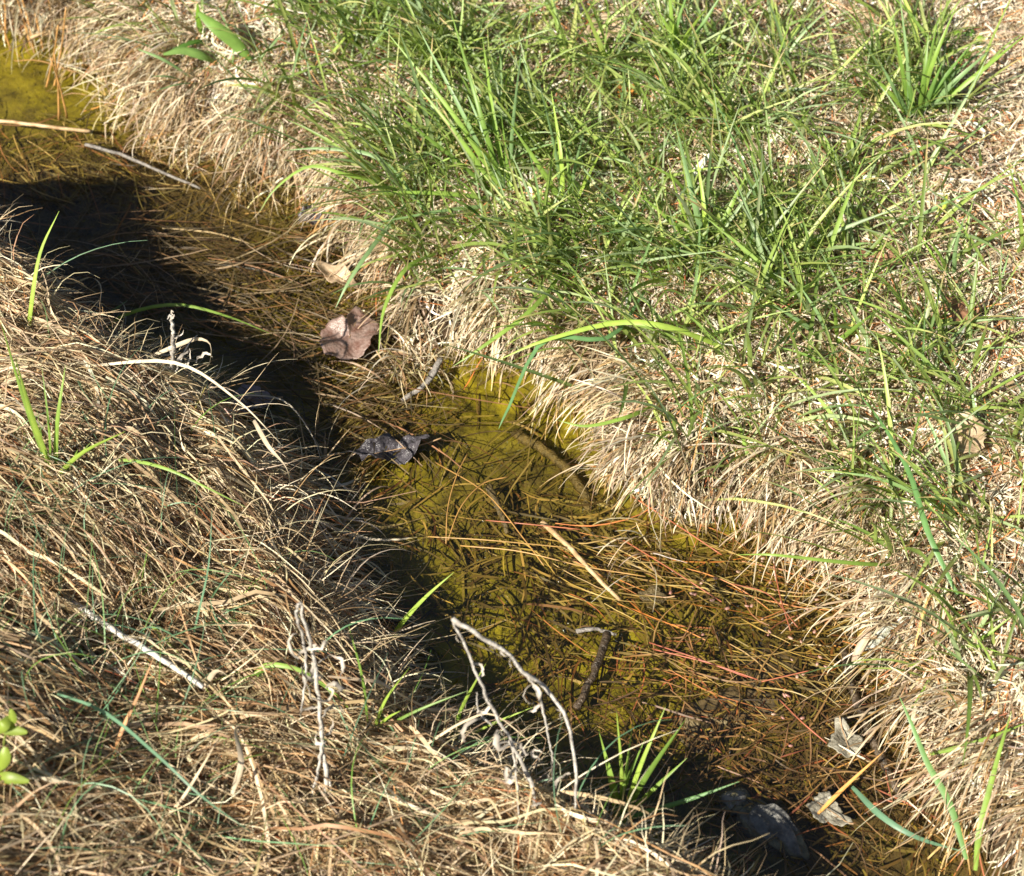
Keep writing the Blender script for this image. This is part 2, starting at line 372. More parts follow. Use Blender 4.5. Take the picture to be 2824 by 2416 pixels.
# ---------------------------------------------------------------- ground, bed and water
ax = np.concatenate([[-60, -25, -10, -5, -2.5, -1.5], gx, [1.5, 2.5, 5, 10, 25, 60]])
ay = np.concatenate([[-60, -25, -10, -5, -2.5, -1.4], gy, [1.8, 2.5, 5, 10, 25, 60]])
AX, AY = np.meshgrid(ax, ay); AH = terrain_exact(np.clip(AX, -1.0, 1.0), np.clip(AY, -.8, 1.25))[0]
core = (AX >= X0) & (AX <= X1 + 1e-9) & (AY >= Y0) & (AY <= Y1 + 1e-9)
AH[core] = GH.ravel()[:core.sum()] if core.sum() == GH.size else AH[core]
AD = terrain_exact(np.clip(AX, -1.0, 1.0), np.clip(AY, -.8, 1.25))[1]
nx, ny = len(ax), len(ay); ii = (np.arange(ny - 1)[:, None] * nx + np.arange(nx - 1)[None]).ravel()
FQ = np.stack([ii, ii + 1, ii + nx + 1, ii + nx], 1)
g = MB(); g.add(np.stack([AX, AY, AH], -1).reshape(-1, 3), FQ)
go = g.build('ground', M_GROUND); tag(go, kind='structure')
PXg, PYg = pix(np.stack([AX, AY, AH], -1))
bedm = sstep((.006 - AD) / .012)
silt_shade = np.clip(sstep((PXg - 1900) / 450) * sstep((PYg - 1500) / 250) * .95 + sstep((1000 - PXg) / 500) * sstep((PYg - 380) / 200) * .55 + gauss(PXg, PYg, [(700, 450, 350, 150, .6), (1500, 1450, 250, 200, .35), (330, 570, 480, 190, .95), (150, 480, 300, 90, .8)]), 0, 1)  # brown silt and debris; upper-left patches also paint shade into the bed
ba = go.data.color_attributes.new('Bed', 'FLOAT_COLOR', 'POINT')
ba.data.foreach_set('color', np.stack([bedm, silt_shade, 0 * silt_shade, 1 + 0 * silt_shade], -1).astype(np.float32).ravel())
wx = np.linspace(-1.6, 1.6, 40); wy = np.linspace(-1.4, 1.8, 40); WX, WY = np.meshgrid(wx, wy)
i2 = (np.arange(39)[:, None] * 40 + np.arange(39)[None]).ravel()
wm = MB(); wm.add(np.stack([WX, WY, 0 * WX], -1).reshape(-1, 3), np.stack([i2, i2 + 1, i2 + 41, i2 + 40], 1))
tag(wm.build('water', M_WATER), kind='structure')

# ---------------------------------------------------------------- dead grass of the far bank
STRAW = [(.73, .62, .45), (.60, .48, .33), (.82, .74, .59), (.44, .32, .19), (.32, .20, .115), (.88, .83, .71)]
def far_mask(px, py, d, near): return np.where((~near) & (d > -.004), np.where(d < .075, .12 + 1.0 * (N2(px / 70, py / 70) > .0), 1.0), 0.0)
mb = MB()
n = 52000; x, y = scatter(n, (-150, 2980), (-200, 2620), far_mask); n = len(x)
az = rng.uniform(0, 2 * math.pi, n); dw = samp(GD, x, y); tw = to_water_az(x, y)
k = rng.random(n) < .35 * np.exp(-dw / .05); az = np.where(k, tw + rng.normal(0, .6, n) + 2.0 * N1(x, y, 30) + 1.5 * N3(x, y, 60), az)
L = rng.gamma(4, .0085, n) + .010; L *= np.clip(.3 + dw / .05, .3, 1)
wd = rng.uniform(.0010, .0030, n)
drape(x, y, az, L, np.abs(rng.normal(0, .009, n)) + .001, wd, palette(n, STRAW, [4, 4, 3, 2.5, 1.6, 1.2]), K_=6, curl=1.6, kink=1.8, mb=mb, arch=.09, fall=1.8)
n = 19000; x, y = scatter(n, (-150, 2980), (-200, 2620), far_mask); n = len(x)   # short upright stubble and loose curls
free_blades(x, y, H(x, y), rng.uniform(0, 6.28, n), rng.uniform(.015, .055, n), rng.uniform(.3, 1.4, n), rng.uniform(.2, 2.2, n), rng.uniform(.0007, .0020, n), palette(n, STRAW, [4, 4, 3, 2, 1, 1.2]), K_=6, curl=1.5, kink=1.0, mb=mb)
# stems hanging over the water's edge, in clumps with gaps between
tx, ty = scatter(230, (-150, 2980), (-50, 2620), lambda px, py, d, near: np.where((~near) & (d > .004) & (d < .065), 1.0, 0))
cnt = rng.integers(10, 46, len(tx)); X = np.repeat(tx, cnt) + rng.normal(0, .009, cnt.sum()); Y = np.repeat(ty, cnt) + rng.normal(0, .009, cnt.sum()); n = len(X)
ca = to_water_az(tx, ty); ca = ca + rng.normal(0, .55, len(tx)); ca = ca + .35 * np.sin(R(-115) - ca)
az = np.repeat(ca, cnt) + rng.normal(0, .30, n); ln = np.repeat(rng.uniform(.04, .105, len(tx)), cnt) * rng.uniform(.5, 1.3, n)
dk = np.repeat(rng.uniform(.6, 1.1, len(tx)), cnt)[:, None]
free_blades(X, Y, H(X, Y) + rng.uniform(0, .012, n), az, ln, np.repeat(rng.normal(.35, .35, len(tx)), cnt) + rng.normal(0, .25, n), rng.uniform(.9, 2.2, n), rng.uniform(.0009, .0028, n),
            palette(n, [(.66, .53, .36), (.54, .40, .24), (.76, .66, .48), (.38, .25, .13), (.46, .27, .10)], [4, 4, 3, 2.2, 1]) * dk, K_=9, curl=.6, kink=.35, mb=mb, clamp=.001, roll=.8)
# loose clumps standing in the shallows along the far bank
tx, ty = scatter(75, (-50, 2750), (-50, 2450), lambda px, py, d, near: np.where((~near) & (d > -.05) & (d < .012), .10 + gauss(px, py, [(520, 330, 300, 170, 1), (760, 480, 150, 100, .8), (1150, 1000, 100, 60, .6)]), 0), z=0)
cnt = rng.integers(5, 26, len(tx)); X = np.repeat(tx, cnt) + rng.normal(0, .010, cnt.sum()); Y = np.repeat(ty, cnt) + rng.normal(0, .010, cnt.sum()); n = len(X)
az = np.repeat(rng.uniform(0, 6.28, len(tx)), cnt) + rng.normal(0, .9, n)
free_blades(X, Y, H(X, Y), az, rng.uniform(.03, .10, n), rng.uniform(.5, 1.35, n), rng.uniform(.8, 2.6, n), rng.uniform(.0009, .0022, n), palette(n, [(.60, .48, .32), (.46, .33, .18), (.74, .65, .5), (.34, .21, .10), (.30, .24, .08)], [4, 4, 2.5, 2, 1]), K_=10, curl=.8, kink=.5, mb=mb, clamp=.001)
far_o = mb.build('dead_grass', M_STRAW); tag(far_o, 'matted bleached dead grass covering the sunny far bank', 'dead grass', kind='stuff')

# ---------------------------------------------------------------- dead grass of the near bank
NSTR = [(0.618, 0.49, 0.301), (0.453, 0.33, 0.189), (0.742, 0.62, 0.413), (0.206, 0.13, 0.065), (0.412, 0.24, 0.112), (0.824, 0.72, 0.516)]
def near_mask(px, py, d, near): return np.where(near & (d > -.002), 1.0, 0.0)
mb = MB()
n = 40000; x, y = scatter(n, (-200, 2300), (450, 2700), near_mask); n = len(x)
px, py = pix(np.stack([x, y, H(x, y)], 1))
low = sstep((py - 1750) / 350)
base = R(-38) + .8 * N1(x, y, 5) + .9 * N2(x, y, 14) + 1.0 * N3(x, y, 33) + low * (R(36) + 1.5 * N1(x, y, 21))
az = base + rng.normal(0, .22, n) + low * rng.normal(0, .45, n); az = np.where(rng.random(n) < .5, az + math.pi, az)
dw = samp(GD, x, y); L = (rng.gamma(4, .021, n) + .02) * np.clip(.4 + dw / .10, .4, 1)
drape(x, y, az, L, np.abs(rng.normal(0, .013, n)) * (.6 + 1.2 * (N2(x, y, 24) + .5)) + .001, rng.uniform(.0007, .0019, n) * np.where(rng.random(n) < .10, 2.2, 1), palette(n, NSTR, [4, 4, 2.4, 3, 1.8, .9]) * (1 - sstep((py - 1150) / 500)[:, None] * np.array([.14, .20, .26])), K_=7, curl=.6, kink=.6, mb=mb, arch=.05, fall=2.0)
n = 9000; x, y = scatter(n, (-200, 2300), (450, 2700), near_mask); n = len(x)
free_blades(x, y, H(x, y), rng.uniform(0, 6.28, n), rng.uniform(.03, .10, n), rng.uniform(.2, 1.2, n), rng.uniform(.6, 2.4, n), rng.uniform(.0006, .0016, n), palette(n, NSTR, [4, 4, 3, 2, 1, 1]), K_=7, curl=1.8, kink=1.2, mb=mb)
# fringe over the edge
n = 1500; x, y = scatter(n, (-200, 2200), (450, 2700), lambda px, py, d, near: np.where(near & (d > .004) & (d < .07), 1.0, 0)); n = len(x)
az = to_water_az(x, y) - .75 + rng.normal(0, .5, n)
free_blades(x, y, H(x, y), az, rng.uniform(.025, .09, n), rng.normal(.25, .25, n), rng.uniform(.5, 1.9, n), rng.uniform(.0006, .0014, n), palette(n, NSTR, [4, 3, 4, 1.5, 1, 1.6]), K_=8, curl=.5, kink=.4, mb=mb)
n = 70; x, y = scatter(n, (500, 1500), (900, 2300), lambda px, py, d, near: np.where(near & (d > .01) & (d < .06), 1.0, 0)); n = len(x)  # taller loose stems, added to cast shadows on the pool
free_blades(x, y, H(x, y), to_water_az(x, y) + rng.normal(0, 1.0, n), rng.uniform(.07, .15, n), rng.uniform(.5, 1.2, n), rng.uniform(.6, 2.0, n), rng.uniform(.0008, .0013, n), palette(n, NSTR, [4, 2, 4, .5, 1, 3]), K_=12, curl=1.0, kink=.5, mb=mb)
n = 1100; x, y = scatter(n, (-200, 2300), (450, 2700), near_mask); n = len(x)   # broad flattened blades
drape(x, y, R(-38) + .8 * N1(x, y, 5) + .9 * N2(x, y, 14) + rng.normal(0, .5, n), rng.uniform(.05, .14, n), np.abs(rng.normal(0, .008, n)) + .014, rng.uniform(.0022, .0042, n), palette(n, NSTR[:3] + NSTR[5:], [3, 2, 4, 3]), K_=9, curl=1.0, kink=.8, mb=mb, arch=.06, fall=2.0)
near_o = mb.build('matted_straw', M_STRAW); tag(near_o, 'brown combed dead grass lying over the shaded near bank', 'dead grass', kind='stuff')

# ---------------------------------------------------------------- pine needles and stems
NEED = [(.46, .17, .06), (.56, .26, .10), (.34, .11, .045), (.50, .33, .16)]
mb = MB(); np1 = np.ones(6)
n = 4200; x, y = scatter(n, (-150, 2980), (-200, 2620), far_mask); n = len(x)
drape(x, y, rng.uniform(0, 6.28, n), rng.uniform(.04, .11, n), np.abs(rng.normal(0, .012, n)) + .004, rng.uniform(.0008, .0013, n), palette(n, NEED, [3, 4, 2, 2]), K_=6, curl=.4, kink=.1, mb=mb, wprof=np1)
n = 4200; x, y = scatter(n, (-200, 2300), (450, 2700), near_mask); n = len(x)
drape(x, y, R(-35) + rng.normal(0, .6, n), rng.uniform(.05, .12, n), np.abs(rng.normal(0, .012, n)) + .005, rng.uniform(.0007, .0012, n), palette(n, NEED, [4, 3, 3, 2]), K_=6, curl=.4, kink=.1, mb=mb, wprof=np1)
tag(mb.build('pine_needle_litter', M_NEEDLE), 'orange brown pine needles scattered through the dead grass of both banks', 'pine needles', kind='stuff')

# debris in and on the water
WETC = [(.12, .085, .022), (.18, .13, .03), (.07, .045, .015), (.27, .19, .06), (.17, .075, .025)]
def wet(n, pxr, pyr, dens, azm, azs, Lr, zr, cols, wts, mb, wr=(.0008, .002), flip=True):
    x, y = scatter(n, pxr, pyr, lambda px, py, d, near: np.where(d < 0, dens(px, py), 0.0), z=0); n = len(x)
    if n == 0: return
    az = azm + rng.normal(0, azs, n); z = H(x, y) * 0 + rng.uniform(zr[0], zr[1], n); z = np.maximum(z, H(x, y) + .001)
    L = rng.uniform(Lr[0], Lr[1], n); K_ = 7; tilt = rng.normal(0, .05, n)
    free_blades(x, y, z, az, L, tilt, tilt * 1.5 + rng.normal(0, .05, n), rng.uniform(wr[0], wr[1], n), palette(n, cols, wts, .2), K_=K_, curl=.7, kink=.35, mb=mb, clamp=.001, roll=.6, tip=.5)
mb = MB()
one = lambda px, py: 1.0 + 0 * px
wet(800, (850, 2500), (1330, 2100), lambda px, py: gauss(px, py, [(1600, 1500, 450, 260, 1), (2100, 1650, 350, 200, 1), (1300, 1400, 250, 150, .7), (1500, 1750, 350, 200, .5)]), R(-22), 1.1, (.02, .08), (-.014, -.001), WETC, [4, 4, 3, 2, 1], mb, (.001, .003))
wet(170, (1400, 2500), (1400, 1950), lambda px, py: gauss(px, py, [(1750, 1600, 350, 150, 1), (2000, 1800, 300, 120, .8)]), R(-20), .25, (.05, .12), (-.004, .003), [(.38, .26, .09), (.42, .16, .05), (.28, .19, .06)], [3, 2, 3], mb, (.0009, .0016))
wet(750, (-100, 1150), (600, 1250), lambda px, py: gauss(px, py, [(850, 1040, 220, 170, 1), (450, 770, 380, 110, .8), (650, 900, 250, 120, .9), (900, 1180, 120, 150, .8)]), R(-8), .6, (.05, .15), (-.006, .016), [(.12, .08, .035), (.19, .10, .04), (.07, .048, .022), (.27, .19, .11)], [4, 2, 4, 1], mb)  # stem colours darkened here to stand in for part of the shade
wet(900, (-100, 1100), (300, 900), lambda px, py: gauss(px, py, [(850, 680, 180, 150, 1), (200, 480, 300, 120, .9), (500, 560, 300, 100, .35), (650, 480, 250, 80, .7)]), R(-40), .8, (.03, .1), (-.012, .006), WETC, [4, 3, 4, 1, 1.5], mb)
wet(650, (1300, 2700), (1700, 2500), lambda px, py: gauss(px, py, [(2100, 2130, 400, 200, 1), (1800, 1950, 300, 150, .6), (2500, 2250, 200, 200, .7)]), R(10), 1.2, (.015, .08), (-.012, .004), [(.16, .09, .04), (.24, .13, .05), (.10, .06, .03), (.32, .11, .06)], [4, 3, 4, 1.3], mb)
wet(420, (900, 2400), (1000, 1900), one, R(0), 1.6, (.015, .06), (-.018, -.004), WETC, [4, 3, 3, 1, 1], mb, (.001, .0032))
wet(700, (1700, 2650), (1500, 2500), one, R(0), 1.6, (.01, .04), (-.014, .001), WETC, [4, 2, 5, 1, 1], mb, (.001, .003))
wet(260, (1000, 1500), (950, 1300), lambda px, py: gauss(px, py, [(1050, 1130, 120, 120, 1), (1650, 1300, 150, 120, 1)]), R(225), .35, (.04, .1), (-.006, .006), WETC, [3, 4, 2, 3, 1], mb)
tag(mb.build('sunken_stems', M_WET), 'wet brown stems and needles soaking in the stream', 'debris', kind='stuff')

# hanging stems' fringe at the top left and the algae's fibres
mb = MB(); n = 7000
x, y = scatter(n, (-150, 2700), (60, 2500), lambda px, py, d, near: np.where(d < -.004, .3 + 1.2 * (N2(px / 90, py / 90) > 0), 0), z=0); n = len(x)
free_blades(x, y, H(x, y), rng.uniform(0, 6.28, n), rng.uniform(.003, .010, n), rng.uniform(0, .12, n), rng.uniform(0, .6, n), rng.uniform(.0006, .0018, n),
            palette(n, [(.13, .11, .01), (.20, .165, .02), (.07, .06, .008), (.11, .08, .02)], [4, 3, 3, 2]), K_=4, curl=1.5, kink=1.5, mb=mb, clamp=.0006)
tag(mb.build('algae', M_WET), 'olive yellow algae furring the bed of the stream', 'algae', kind='stuff')

# small glossy domes added at the surface to make the water glint
mb = MB(); n = 900
x, y = scatter(n, (300, 2700), (380, 2400), lambda px, py, d, near: np.where(d < -.004, gauss(px, py, [(1700, 1600, 500, 200, 1), (2150, 1700, 250, 250, 1), (1250, 1300, 300, 100, .4), (850, 600, 180, 180, .6), (2400, 2200, 200, 150, .5)]) * (N3(px / 60, py / 60) > .1), 0), z=0)
def add_ball(mb, c, r, seg=8, rings=4, col=(1, 1, 1), sz=1.0, half=True):
    V = []; F = []
    for i in range(rings + 1):
        ph = (math.pi / 2 if half else math.pi) * i / rings
        for j in range(seg):
            th = 2 * math.pi * j / seg; V.append((c[0] + r * math.sin(ph) * math.cos(th), c[1] + r * math.sin(ph) * math.sin(th), c[2] + r * sz * math.cos(ph)))
    for i in range(rings):
        for j in range(seg): F.append((i * seg + j, (i + 1) * seg + j, (i + 1) * seg + (j + 1) % seg, i * seg + (j + 1) % seg))
    mb.add(V, F, None, col)
x = x + 0; 
for a, b in zip(x, y): add_ball(mb, (a, b, .0006), rng.uniform(.0004, .0009), sz=.8)
tag(mb.build('glint_domes', M_GLINT), 'tiny glossy domes added on the stream to make it glint', 'glint_domes', kind='stuff')

# ---------------------------------------------------------------- green grass of the far bank
GREEN = [(.26, .35, .08), (.16, .235, .05), (.34, .42, .12), (.19, .28, .11), (.47, .50, .19), (.32, .40, .21)]
gblobs = [(1150, 170, 330, 260, 1), (1150, 560, 260, 160, 1), (1450, 760, 260, 110, .9), (1000, 450, 230, 200, .8), (1350, 420, 420, 260, 1), (1800, 380, 380, 330, .95), (1250, 620, 330, 170, 1), (1650, 720, 400, 200, 1),
          (2050, 750, 420, 200, 1), (2150, 950, 350, 200, .8), (1850, 120, 250, 150, .7), (2500, 250, 170, 180, 1), (2550, 1000, 350, 350, .55), (2600, 1500, 300, 400, .45), (2450, 640, 300, 200, .55),
          (2650, 1850, 250, 300, .5), (560, 150, 190, 130, .5), (950, 600, 150, 220, .8), (1150, 800, 180, 110, .7), (1500, 950, 300, 110, .7), (1950, 1250, 250, 120, .5), (2350, 1350, 250, 250, .55), (2300, 1150, 300, 150, .5), (1950, 1000, 250, 120, .6), (2150, 250, 250, 300, .35)]
def gmask(px, py, d, near): return np.where((~near) & (d > .015), gauss(px, py, gblobs) ** 1.5 + .015, 0)
def green_tufts(nt_, size, mb, region=None, mask=gmask, Lr=(.06, .16), wr=(.0022, .0052), bias=(-.5, -.25), K_=8):
    tx, ty = scatter(nt_, *(region or ((-100, 2950), (-250, 2600))), mask)
    X, Y, A, E, LL, WW = [], [], [], [], [], []
    for a, b in zip(tx, ty):
        m = max(2, int(rng.poisson(size))); s = rng.uniform(.7, 1.25)
        X.append(a + rng.normal(0, .008, m)); Y.append(b + rng.normal(0, .008, m))
        ang = rng.uniform(0, 6.28, m); e = rng.uniform(.6, 1.4, m)
        vx = np.cos(ang) * np.cos(e) + bias[0] * .35; vy = np.sin(ang) * np.cos(e) + bias[1] * .35
        A.append(np.arctan2(vy, vx)); E.append(e); LL.append(rng.uniform(*Lr, m) * s); WW.append(rng.uniform(*wr, m) * s)
    X, Y, A, E, LL, WW = map(np.concatenate, (X, Y, A, E, LL, WW)); n = len(X)
    dw = samp(GD, X, Y); k = rng.random(n) < np.exp(-dw / .10) * .9; LL = LL * (1 + .35 * np.exp(-dw / .06))
    A = np.where(k, to_water_az(X, Y) + rng.normal(0, .6, n), A)
    c = palette(n, GREEN, [4, 3, 3, 3, 1.2, 2], .15)
    t = np.linspace(0, 1, K_)[None, :, None]
    yel = np.array([.50, .50, .20]); cc = c[:, None] * (1 - .5 * (1 - t) ** 4) + yel * .5 * (1 - t) ** 4
    brown = (rng.random(n) < .22)[:, None, None]; cc = np.where(brown & (t > .75), np.array([.5, .38, .18]), cc)
    t1 = np.linspace(0, 1, K_); prof = (1 - t1 ** 2.5 * .93) * (.6 + .4 * np.minimum(t1 * 4, 1))
    free_blades(X, Y, H(X, Y) - .002, A, LL, E, rng.uniform(.15, 1.3, n), WW, cc, K_=K_, curl=.25, kink=.12, roll=.35, twist=.8, fold=.16, mb=mb, clamp=.006, wprof=prof)
mb = MB()
green_tufts(600, 7, mb)
green_tufts(360, 5, mb, Lr=(.03, .08), wr=(.001, .0024))
tag(mb.build('green_grass', M_GREEN), 'fresh green grass growing through the straw of the far bank', 'grass', kind='stuff')
mb = MB()
def nmask(px, py, d, near): return np.where(near & (d > .03), gauss(px, py, [(330, 1950, 420, 420, 1), (900, 2250, 500, 250, .6), (150, 1350, 200, 250, .5), (1500, 2250, 300, 150, .5)]), 0)
tx, ty = scatter(280, (-100, 2000), (700, 2600), nmask); n = len(tx)
cc = palette(n, [(.16, .30, .16), (.20, .36, .20), (.20, .36, .07), (.24, .38, .14)], [4, 3, 2, 2])
free_blades(tx, ty, H(tx, ty), rng.uniform(0, 6.28, n), rng.uniform(.04, .16, n), rng.uniform(.5, 1.3, n), rng.uniform(.6, 1.9, n), rng.uniform(.0007, .0015, n), cc, K_=9, curl=.7, kink=.2, mb=mb, clamp=.012)
tag(mb.build('thin_grass', M_GREEN), 'thin blue green grass growing through the straw of the near bank', 'grass', kind='stuff')

# ---------------------------------------------------------------- single things traced in the place
UPC = unit(np.array([-.15, -.5, .85]))
def path(pts, n=14, base=None):
    z0 = hit(pts[0][0], pts[0][1])[2] if base is None else base
    W = np.array([at(p[0], p[1], z0 + p[2]) for p in pts]); return spline(W, n)
def ribbon_path(mb, P, w, col, roll=0.0, twist=0.0, fold=.15, prof=None, tipcol=None):
    n = len(P); T = unit(np.gradient(P, axis=0)); sv = unit(np.cross(T, UPC)); nv = np.cross(T, sv); t = np.linspace(0, 1, n)
    al = (roll + twist * t)[:, None]; side = sv * np.cos(al) + nv * np.sin(al)
    if prof is None: prof = (1 - t ** 2.4 * .95) * (.55 + .45 * np.minimum(t * 4, 1))
    cc = np.repeat(np.array(col, float)[None], n, 0)
    if tipcol is not None: cc = cc * (1 - t[:, None] ** 3) + np.array(tipcol) * t[:, None] ** 3
    mb.ribbons(P[None], (w * prof)[None], side[None], cc[None], fold)
def blade(name, pts, w, col, label, cat='grass blade', mat=None, base=None, group=None, parent=None, n=16, **k):
    P = path(pts, n, base); mb = MB(); ribbon_path(mb, P, w, col, **k)
    o = mb.build(name, mat or M_GREEN, parent, origin=P[0])
    if not parent: tag(o, label, cat, group)
    return o
def stick(name, pts, r, mat, label, cat='stick', base=None, group=None, parent=None, n=16, taper=.35, rough=.06, sides=8):
    P = path(pts, n, base); P[1:-1] += rng.normal(0, r * .12, P[1:-1].shape); t = np.linspace(0, 1, n)
    mb = MB(); mb.tube(P, r * (1 - taper * t), sides, rough=rough); o = mb.build(name, mat, parent, origin=P[0])
    if not parent: tag(o, label, cat, group)
    return o
G1, G2, G3, G4 = (.25, .38, .07), (.17, .28, .05), (.34, .47, .08), (.22, .34, .14)

# sticks and reeds
stick('stick', [(-60, 330, .02), (60, 340, .022), (150, 352, .02), (250, 362, .014)], .0024, M_REED, 'straight tan stick lying across the water at the left edge', base=0.0, taper=.1)
stick('stick', [(235, 398, .016), (330, 425, .012), (440, 472, .008), (552, 520, .002)], .0023, M_TWIGG, 'grey stick lying on dark water below the straight tan one', base=0.0)
stick('tan_reed', [(85, 105, .03), (170, 78, .035), (262, 45, .04)], .0028, M_REED, 'short tan reed stem propped over the water among upright orange reeds', 'reed stem', base=0.0, taper=.05)
stick('stick', [(1495, 1440, .004), (1560, 1500, .010), (1640, 1585, .012), (1710, 1655, .002)], .0029, M_REED, 'white bleached stalk lying over the needles in mid stream', base=0.0, taper=.3)
stick('twig', [(1215, 990, .022), (1185, 1045, .016), (1140, 1085, .007), (1105, 1105, .002)], .0036, M_TWIGG, 'short rough grey twig dipping into the water by the bank', 'twig', base=0.0, rough=.18)
stick('twig', [(1350, 1340, .002), (1375, 1400, .003), (1400, 1470, .001)], .0042, M_SUBM, 'short brown twig over a dark hollow in the algae', 'twig', base=0.0, rough=.12)
stick('twig', [(1675, 1745, .004), (1640, 1850, .004), (1590, 1955, .0)], .0042, M_TWIGD, 'dark blunt twig standing in the shaded shallows below the needles', 'twig', base=0.0, rough=.1, taper=.1)
stick('twig', [(1590, 1742, .006), (1640, 1735, .006), (1700, 1750, .004)], .0024, M_TWIGG, 'small pale twig lying across the top of the dark blunt twig', 'twig', base=0.0)
stick('stick', [(1420, 1195, -.012), (1490, 1235, -.008), (1560, 1290, -.007), (1605, 1350, -.009), (1625, 1410, -.014)], .0055, M_SUBM, 'thick curved algae coated stick sunk in yellow green water', base=0.0, n=24, rough=.1, taper=.1, sides=10)
stick('bark_strip', [(2325, 1790, .001), (2360, 1930, .001), (2420, 2070, .0), (2490, 2210, -.002)], .0036, M_TWIGD, 'dark strip of bark lying beside the pale heart shaped leaf', 'bark', base=0.0, n=20, rough=.12, taper=-.3)
stick('dead_stalk', [(130, 1617, .008), (240, 1690, .012), (350, 1760, .012), (450, 1820, .008), (560, 1895, .002)], .0034, M_TWIGW, 'long white dead stalk lying across the brown straw of the near bank', 'stalk', n=20)
stick('stick', [(985, 1660, .03), (1030, 1690, .02), (1065, 1700, .015)], .0026, M_TWIGG, 'short shaded stick poking out under the near bank edge', base=0.0)
stick('twig', [(700, 300, .01), (668, 380, .006), (660, 560, -.005)], .0012, M_REED, 'thin brown stem standing upright in the water below the dock plant', 'stem', base=0.0)
# upright orange reeds, top left
for i, (x0, y0, x1, y1) in enumerate([(85, 130, 20, -80), (120, 140, 62, -80), (95, 145, 45, -60), (150, 110, 120, -60), (30, 140, -40, -40), (128, 240, 160, 70), (150, 235, 182, 20), (162, 330, 150, 150), (185, 325, 140, 160), (15, 120, 5, -70)]):
    t = stick('reed', [(x0, y0, .0), ((x0 + x1) / 2 + 4, (y0 + y1) / 2, .05), (x1, y1, .11)], .0014, M_NEEDLE, 'x', 'reed', base=0.0, n=8, sides=5, group='orange reeds standing in the water at top left')
    t.data.attributes['Col'].data.foreach_set('color', np.tile([.56, .30, .10, 1], len(t.data.vertices)).astype(np.float32))
    t['label'] = 'thin orange brown reed standing in the water of the upper left corner'

# long green and straw blades with a place of their own
blade('long_grass', [(1065, 1800, .0), (1100, 1730, .04), (1170, 1650, .08), (1252, 1578, .11)], .0052, G3, 'lone bright green blade rising from the near bank over olive water')
blade('long_grass', [(280, 930, .0), (340, 870, .04), (480, 840, .06), (620, 870, .05), (750, 922, .02)], .0045, G1, 'long green blade arching from the near bank over dark water')
blade('long_grass', [(262, 895, .0), (300, 865, .02), (350, 830, .035)], .0042, G4, 'short pale green blade at the root of the long arching one')
blade('long_grass', [(75, 950, .0), (85, 850, .05), (110, 700, .10), (163, 582, .14)], .0052, G3, 'upright bright green blade standing at the left bank crest')
blade('long_grass', [(210, 1290, .004), (330, 1268, .02), (450, 1290, .03), (560, 1340, .025), (680, 1400, .01)], .0036, G1, 'long green blade lying along the straw below the crest')
blade('long_grass', [(385, 1690, .02), (450, 1760, .03), (530, 1850, .03), (640, 2000, .0)], .0032, G3, 'straight yellow green blade beside the long white dead stalk')
blade('long_grass', [(695, 1980, .0), (700, 1880, .03), (735, 1835, .05), (830, 1850, .05), (930, 1920, .03), (990, 1990, .0)], .0052, G1, 'bent green blade hooped behind the grey dead weed stalk')
blade('long_grass', [(115, 1900, .01), (280, 1960, .03), (430, 2080, .04), (560, 2200, .03), (700, 2300, .0)], .0030, (.15, .28, .17), 'long blue green blade slanting down over the bottom left straw', fold=.05)
blade('long_grass', [(520, 1810, .0), (545, 1700, .05), (575, 1560, .10), (585, 1400, .15)], .0022, (.15, .28, .17), 'thin blue green blade standing upright above the white dead stalk', fold=.05)
blade('long_grass', [(1640, 2290, .0), (1750, 2250, .03), (1900, 2205, .05), (2040, 2155, .07)], .0058, (.13, .27, .08), 'broad green blade leaning right across the dark stream bottom')
blade('long_grass', [(2350, 2170, .005), (2430, 2250, .02), (2530, 2310, .02), (2660, 2350, .0)], .0062, (.15, .28, .17), 'broad blue green blade lying in water under the right bank', base=0.0)
blade('orange_reed', [(2255, 2245, .004), (2330, 2170, .02), (2440, 2070, .045)], .0042, (.62, .30, .06), 'orange reed blade angled up beside the pale heart shaped leaf', 'reed', mat=M_STRAW, base=0.0)
blade('long_grass', [(2690, 2400, .0), (2700, 2300, .03), (2725, 2190, .05), (2760, 2060, .07), (2790, 1960, .08)], .0062, G1, 'tall green blade rising at the bottom right corner', base=.02)
blade('long_grass', [(2665, 2370, .0), (2620, 2220, .03), (2560, 2110, .05), (2515, 2000, .07), (2480, 1920, .08)], .0066, (.17, .31, .10), 'broad green blade leaning left at the bottom right corner', base=.02)
blade('long_grass', [(2565, 2080, .03), (2650, 2060, .05), (2740, 2030, .06), (2840, 1990, .06)], .0046, G1, 'green blade crossing the two tall ones on the right bank', base=.02)
blade('long_grass', [(2500, 1560, .0), (2380, 1555, .04), (2270, 1545, .06), (2130, 1530, .07), (2030, 1530, .05)], .0042, G1, 'green blade stretched left over the water from the right bank')
blade('long_grass', [(2640, 1640, .02), (2560, 1470, .05), (2510, 1310, .06), (2440, 1180, .06), (2350, 1060, .05)], .0060, (.14, .28, .09), 'longest green blade running diagonally over the right bank straw')
blade('long_grass', [(1780, 800, .02), (1680, 930, .05), (1500, 940, .06), (1400, 1130, .03), (1375, 1183, .02)], .0052, (.14, .28, .11), 'green blade dipping its tip over the yellow algae pool')
blade('long_grass', [(1560, 740, .02), (1470, 850, .06), (1340, 950, .05), (1250, 1010, .03)], .0058, G1, 'wide green blade bowed over the bank above the rough twig')
blade('long_grass', [(2000, 960, .02), (1850, 905, .06), (1700, 890, .06), (1500, 940, .05), (1370, 995, .03)], .0068, G3, 'wide yellow green blade bowed left over the middle bank edge')
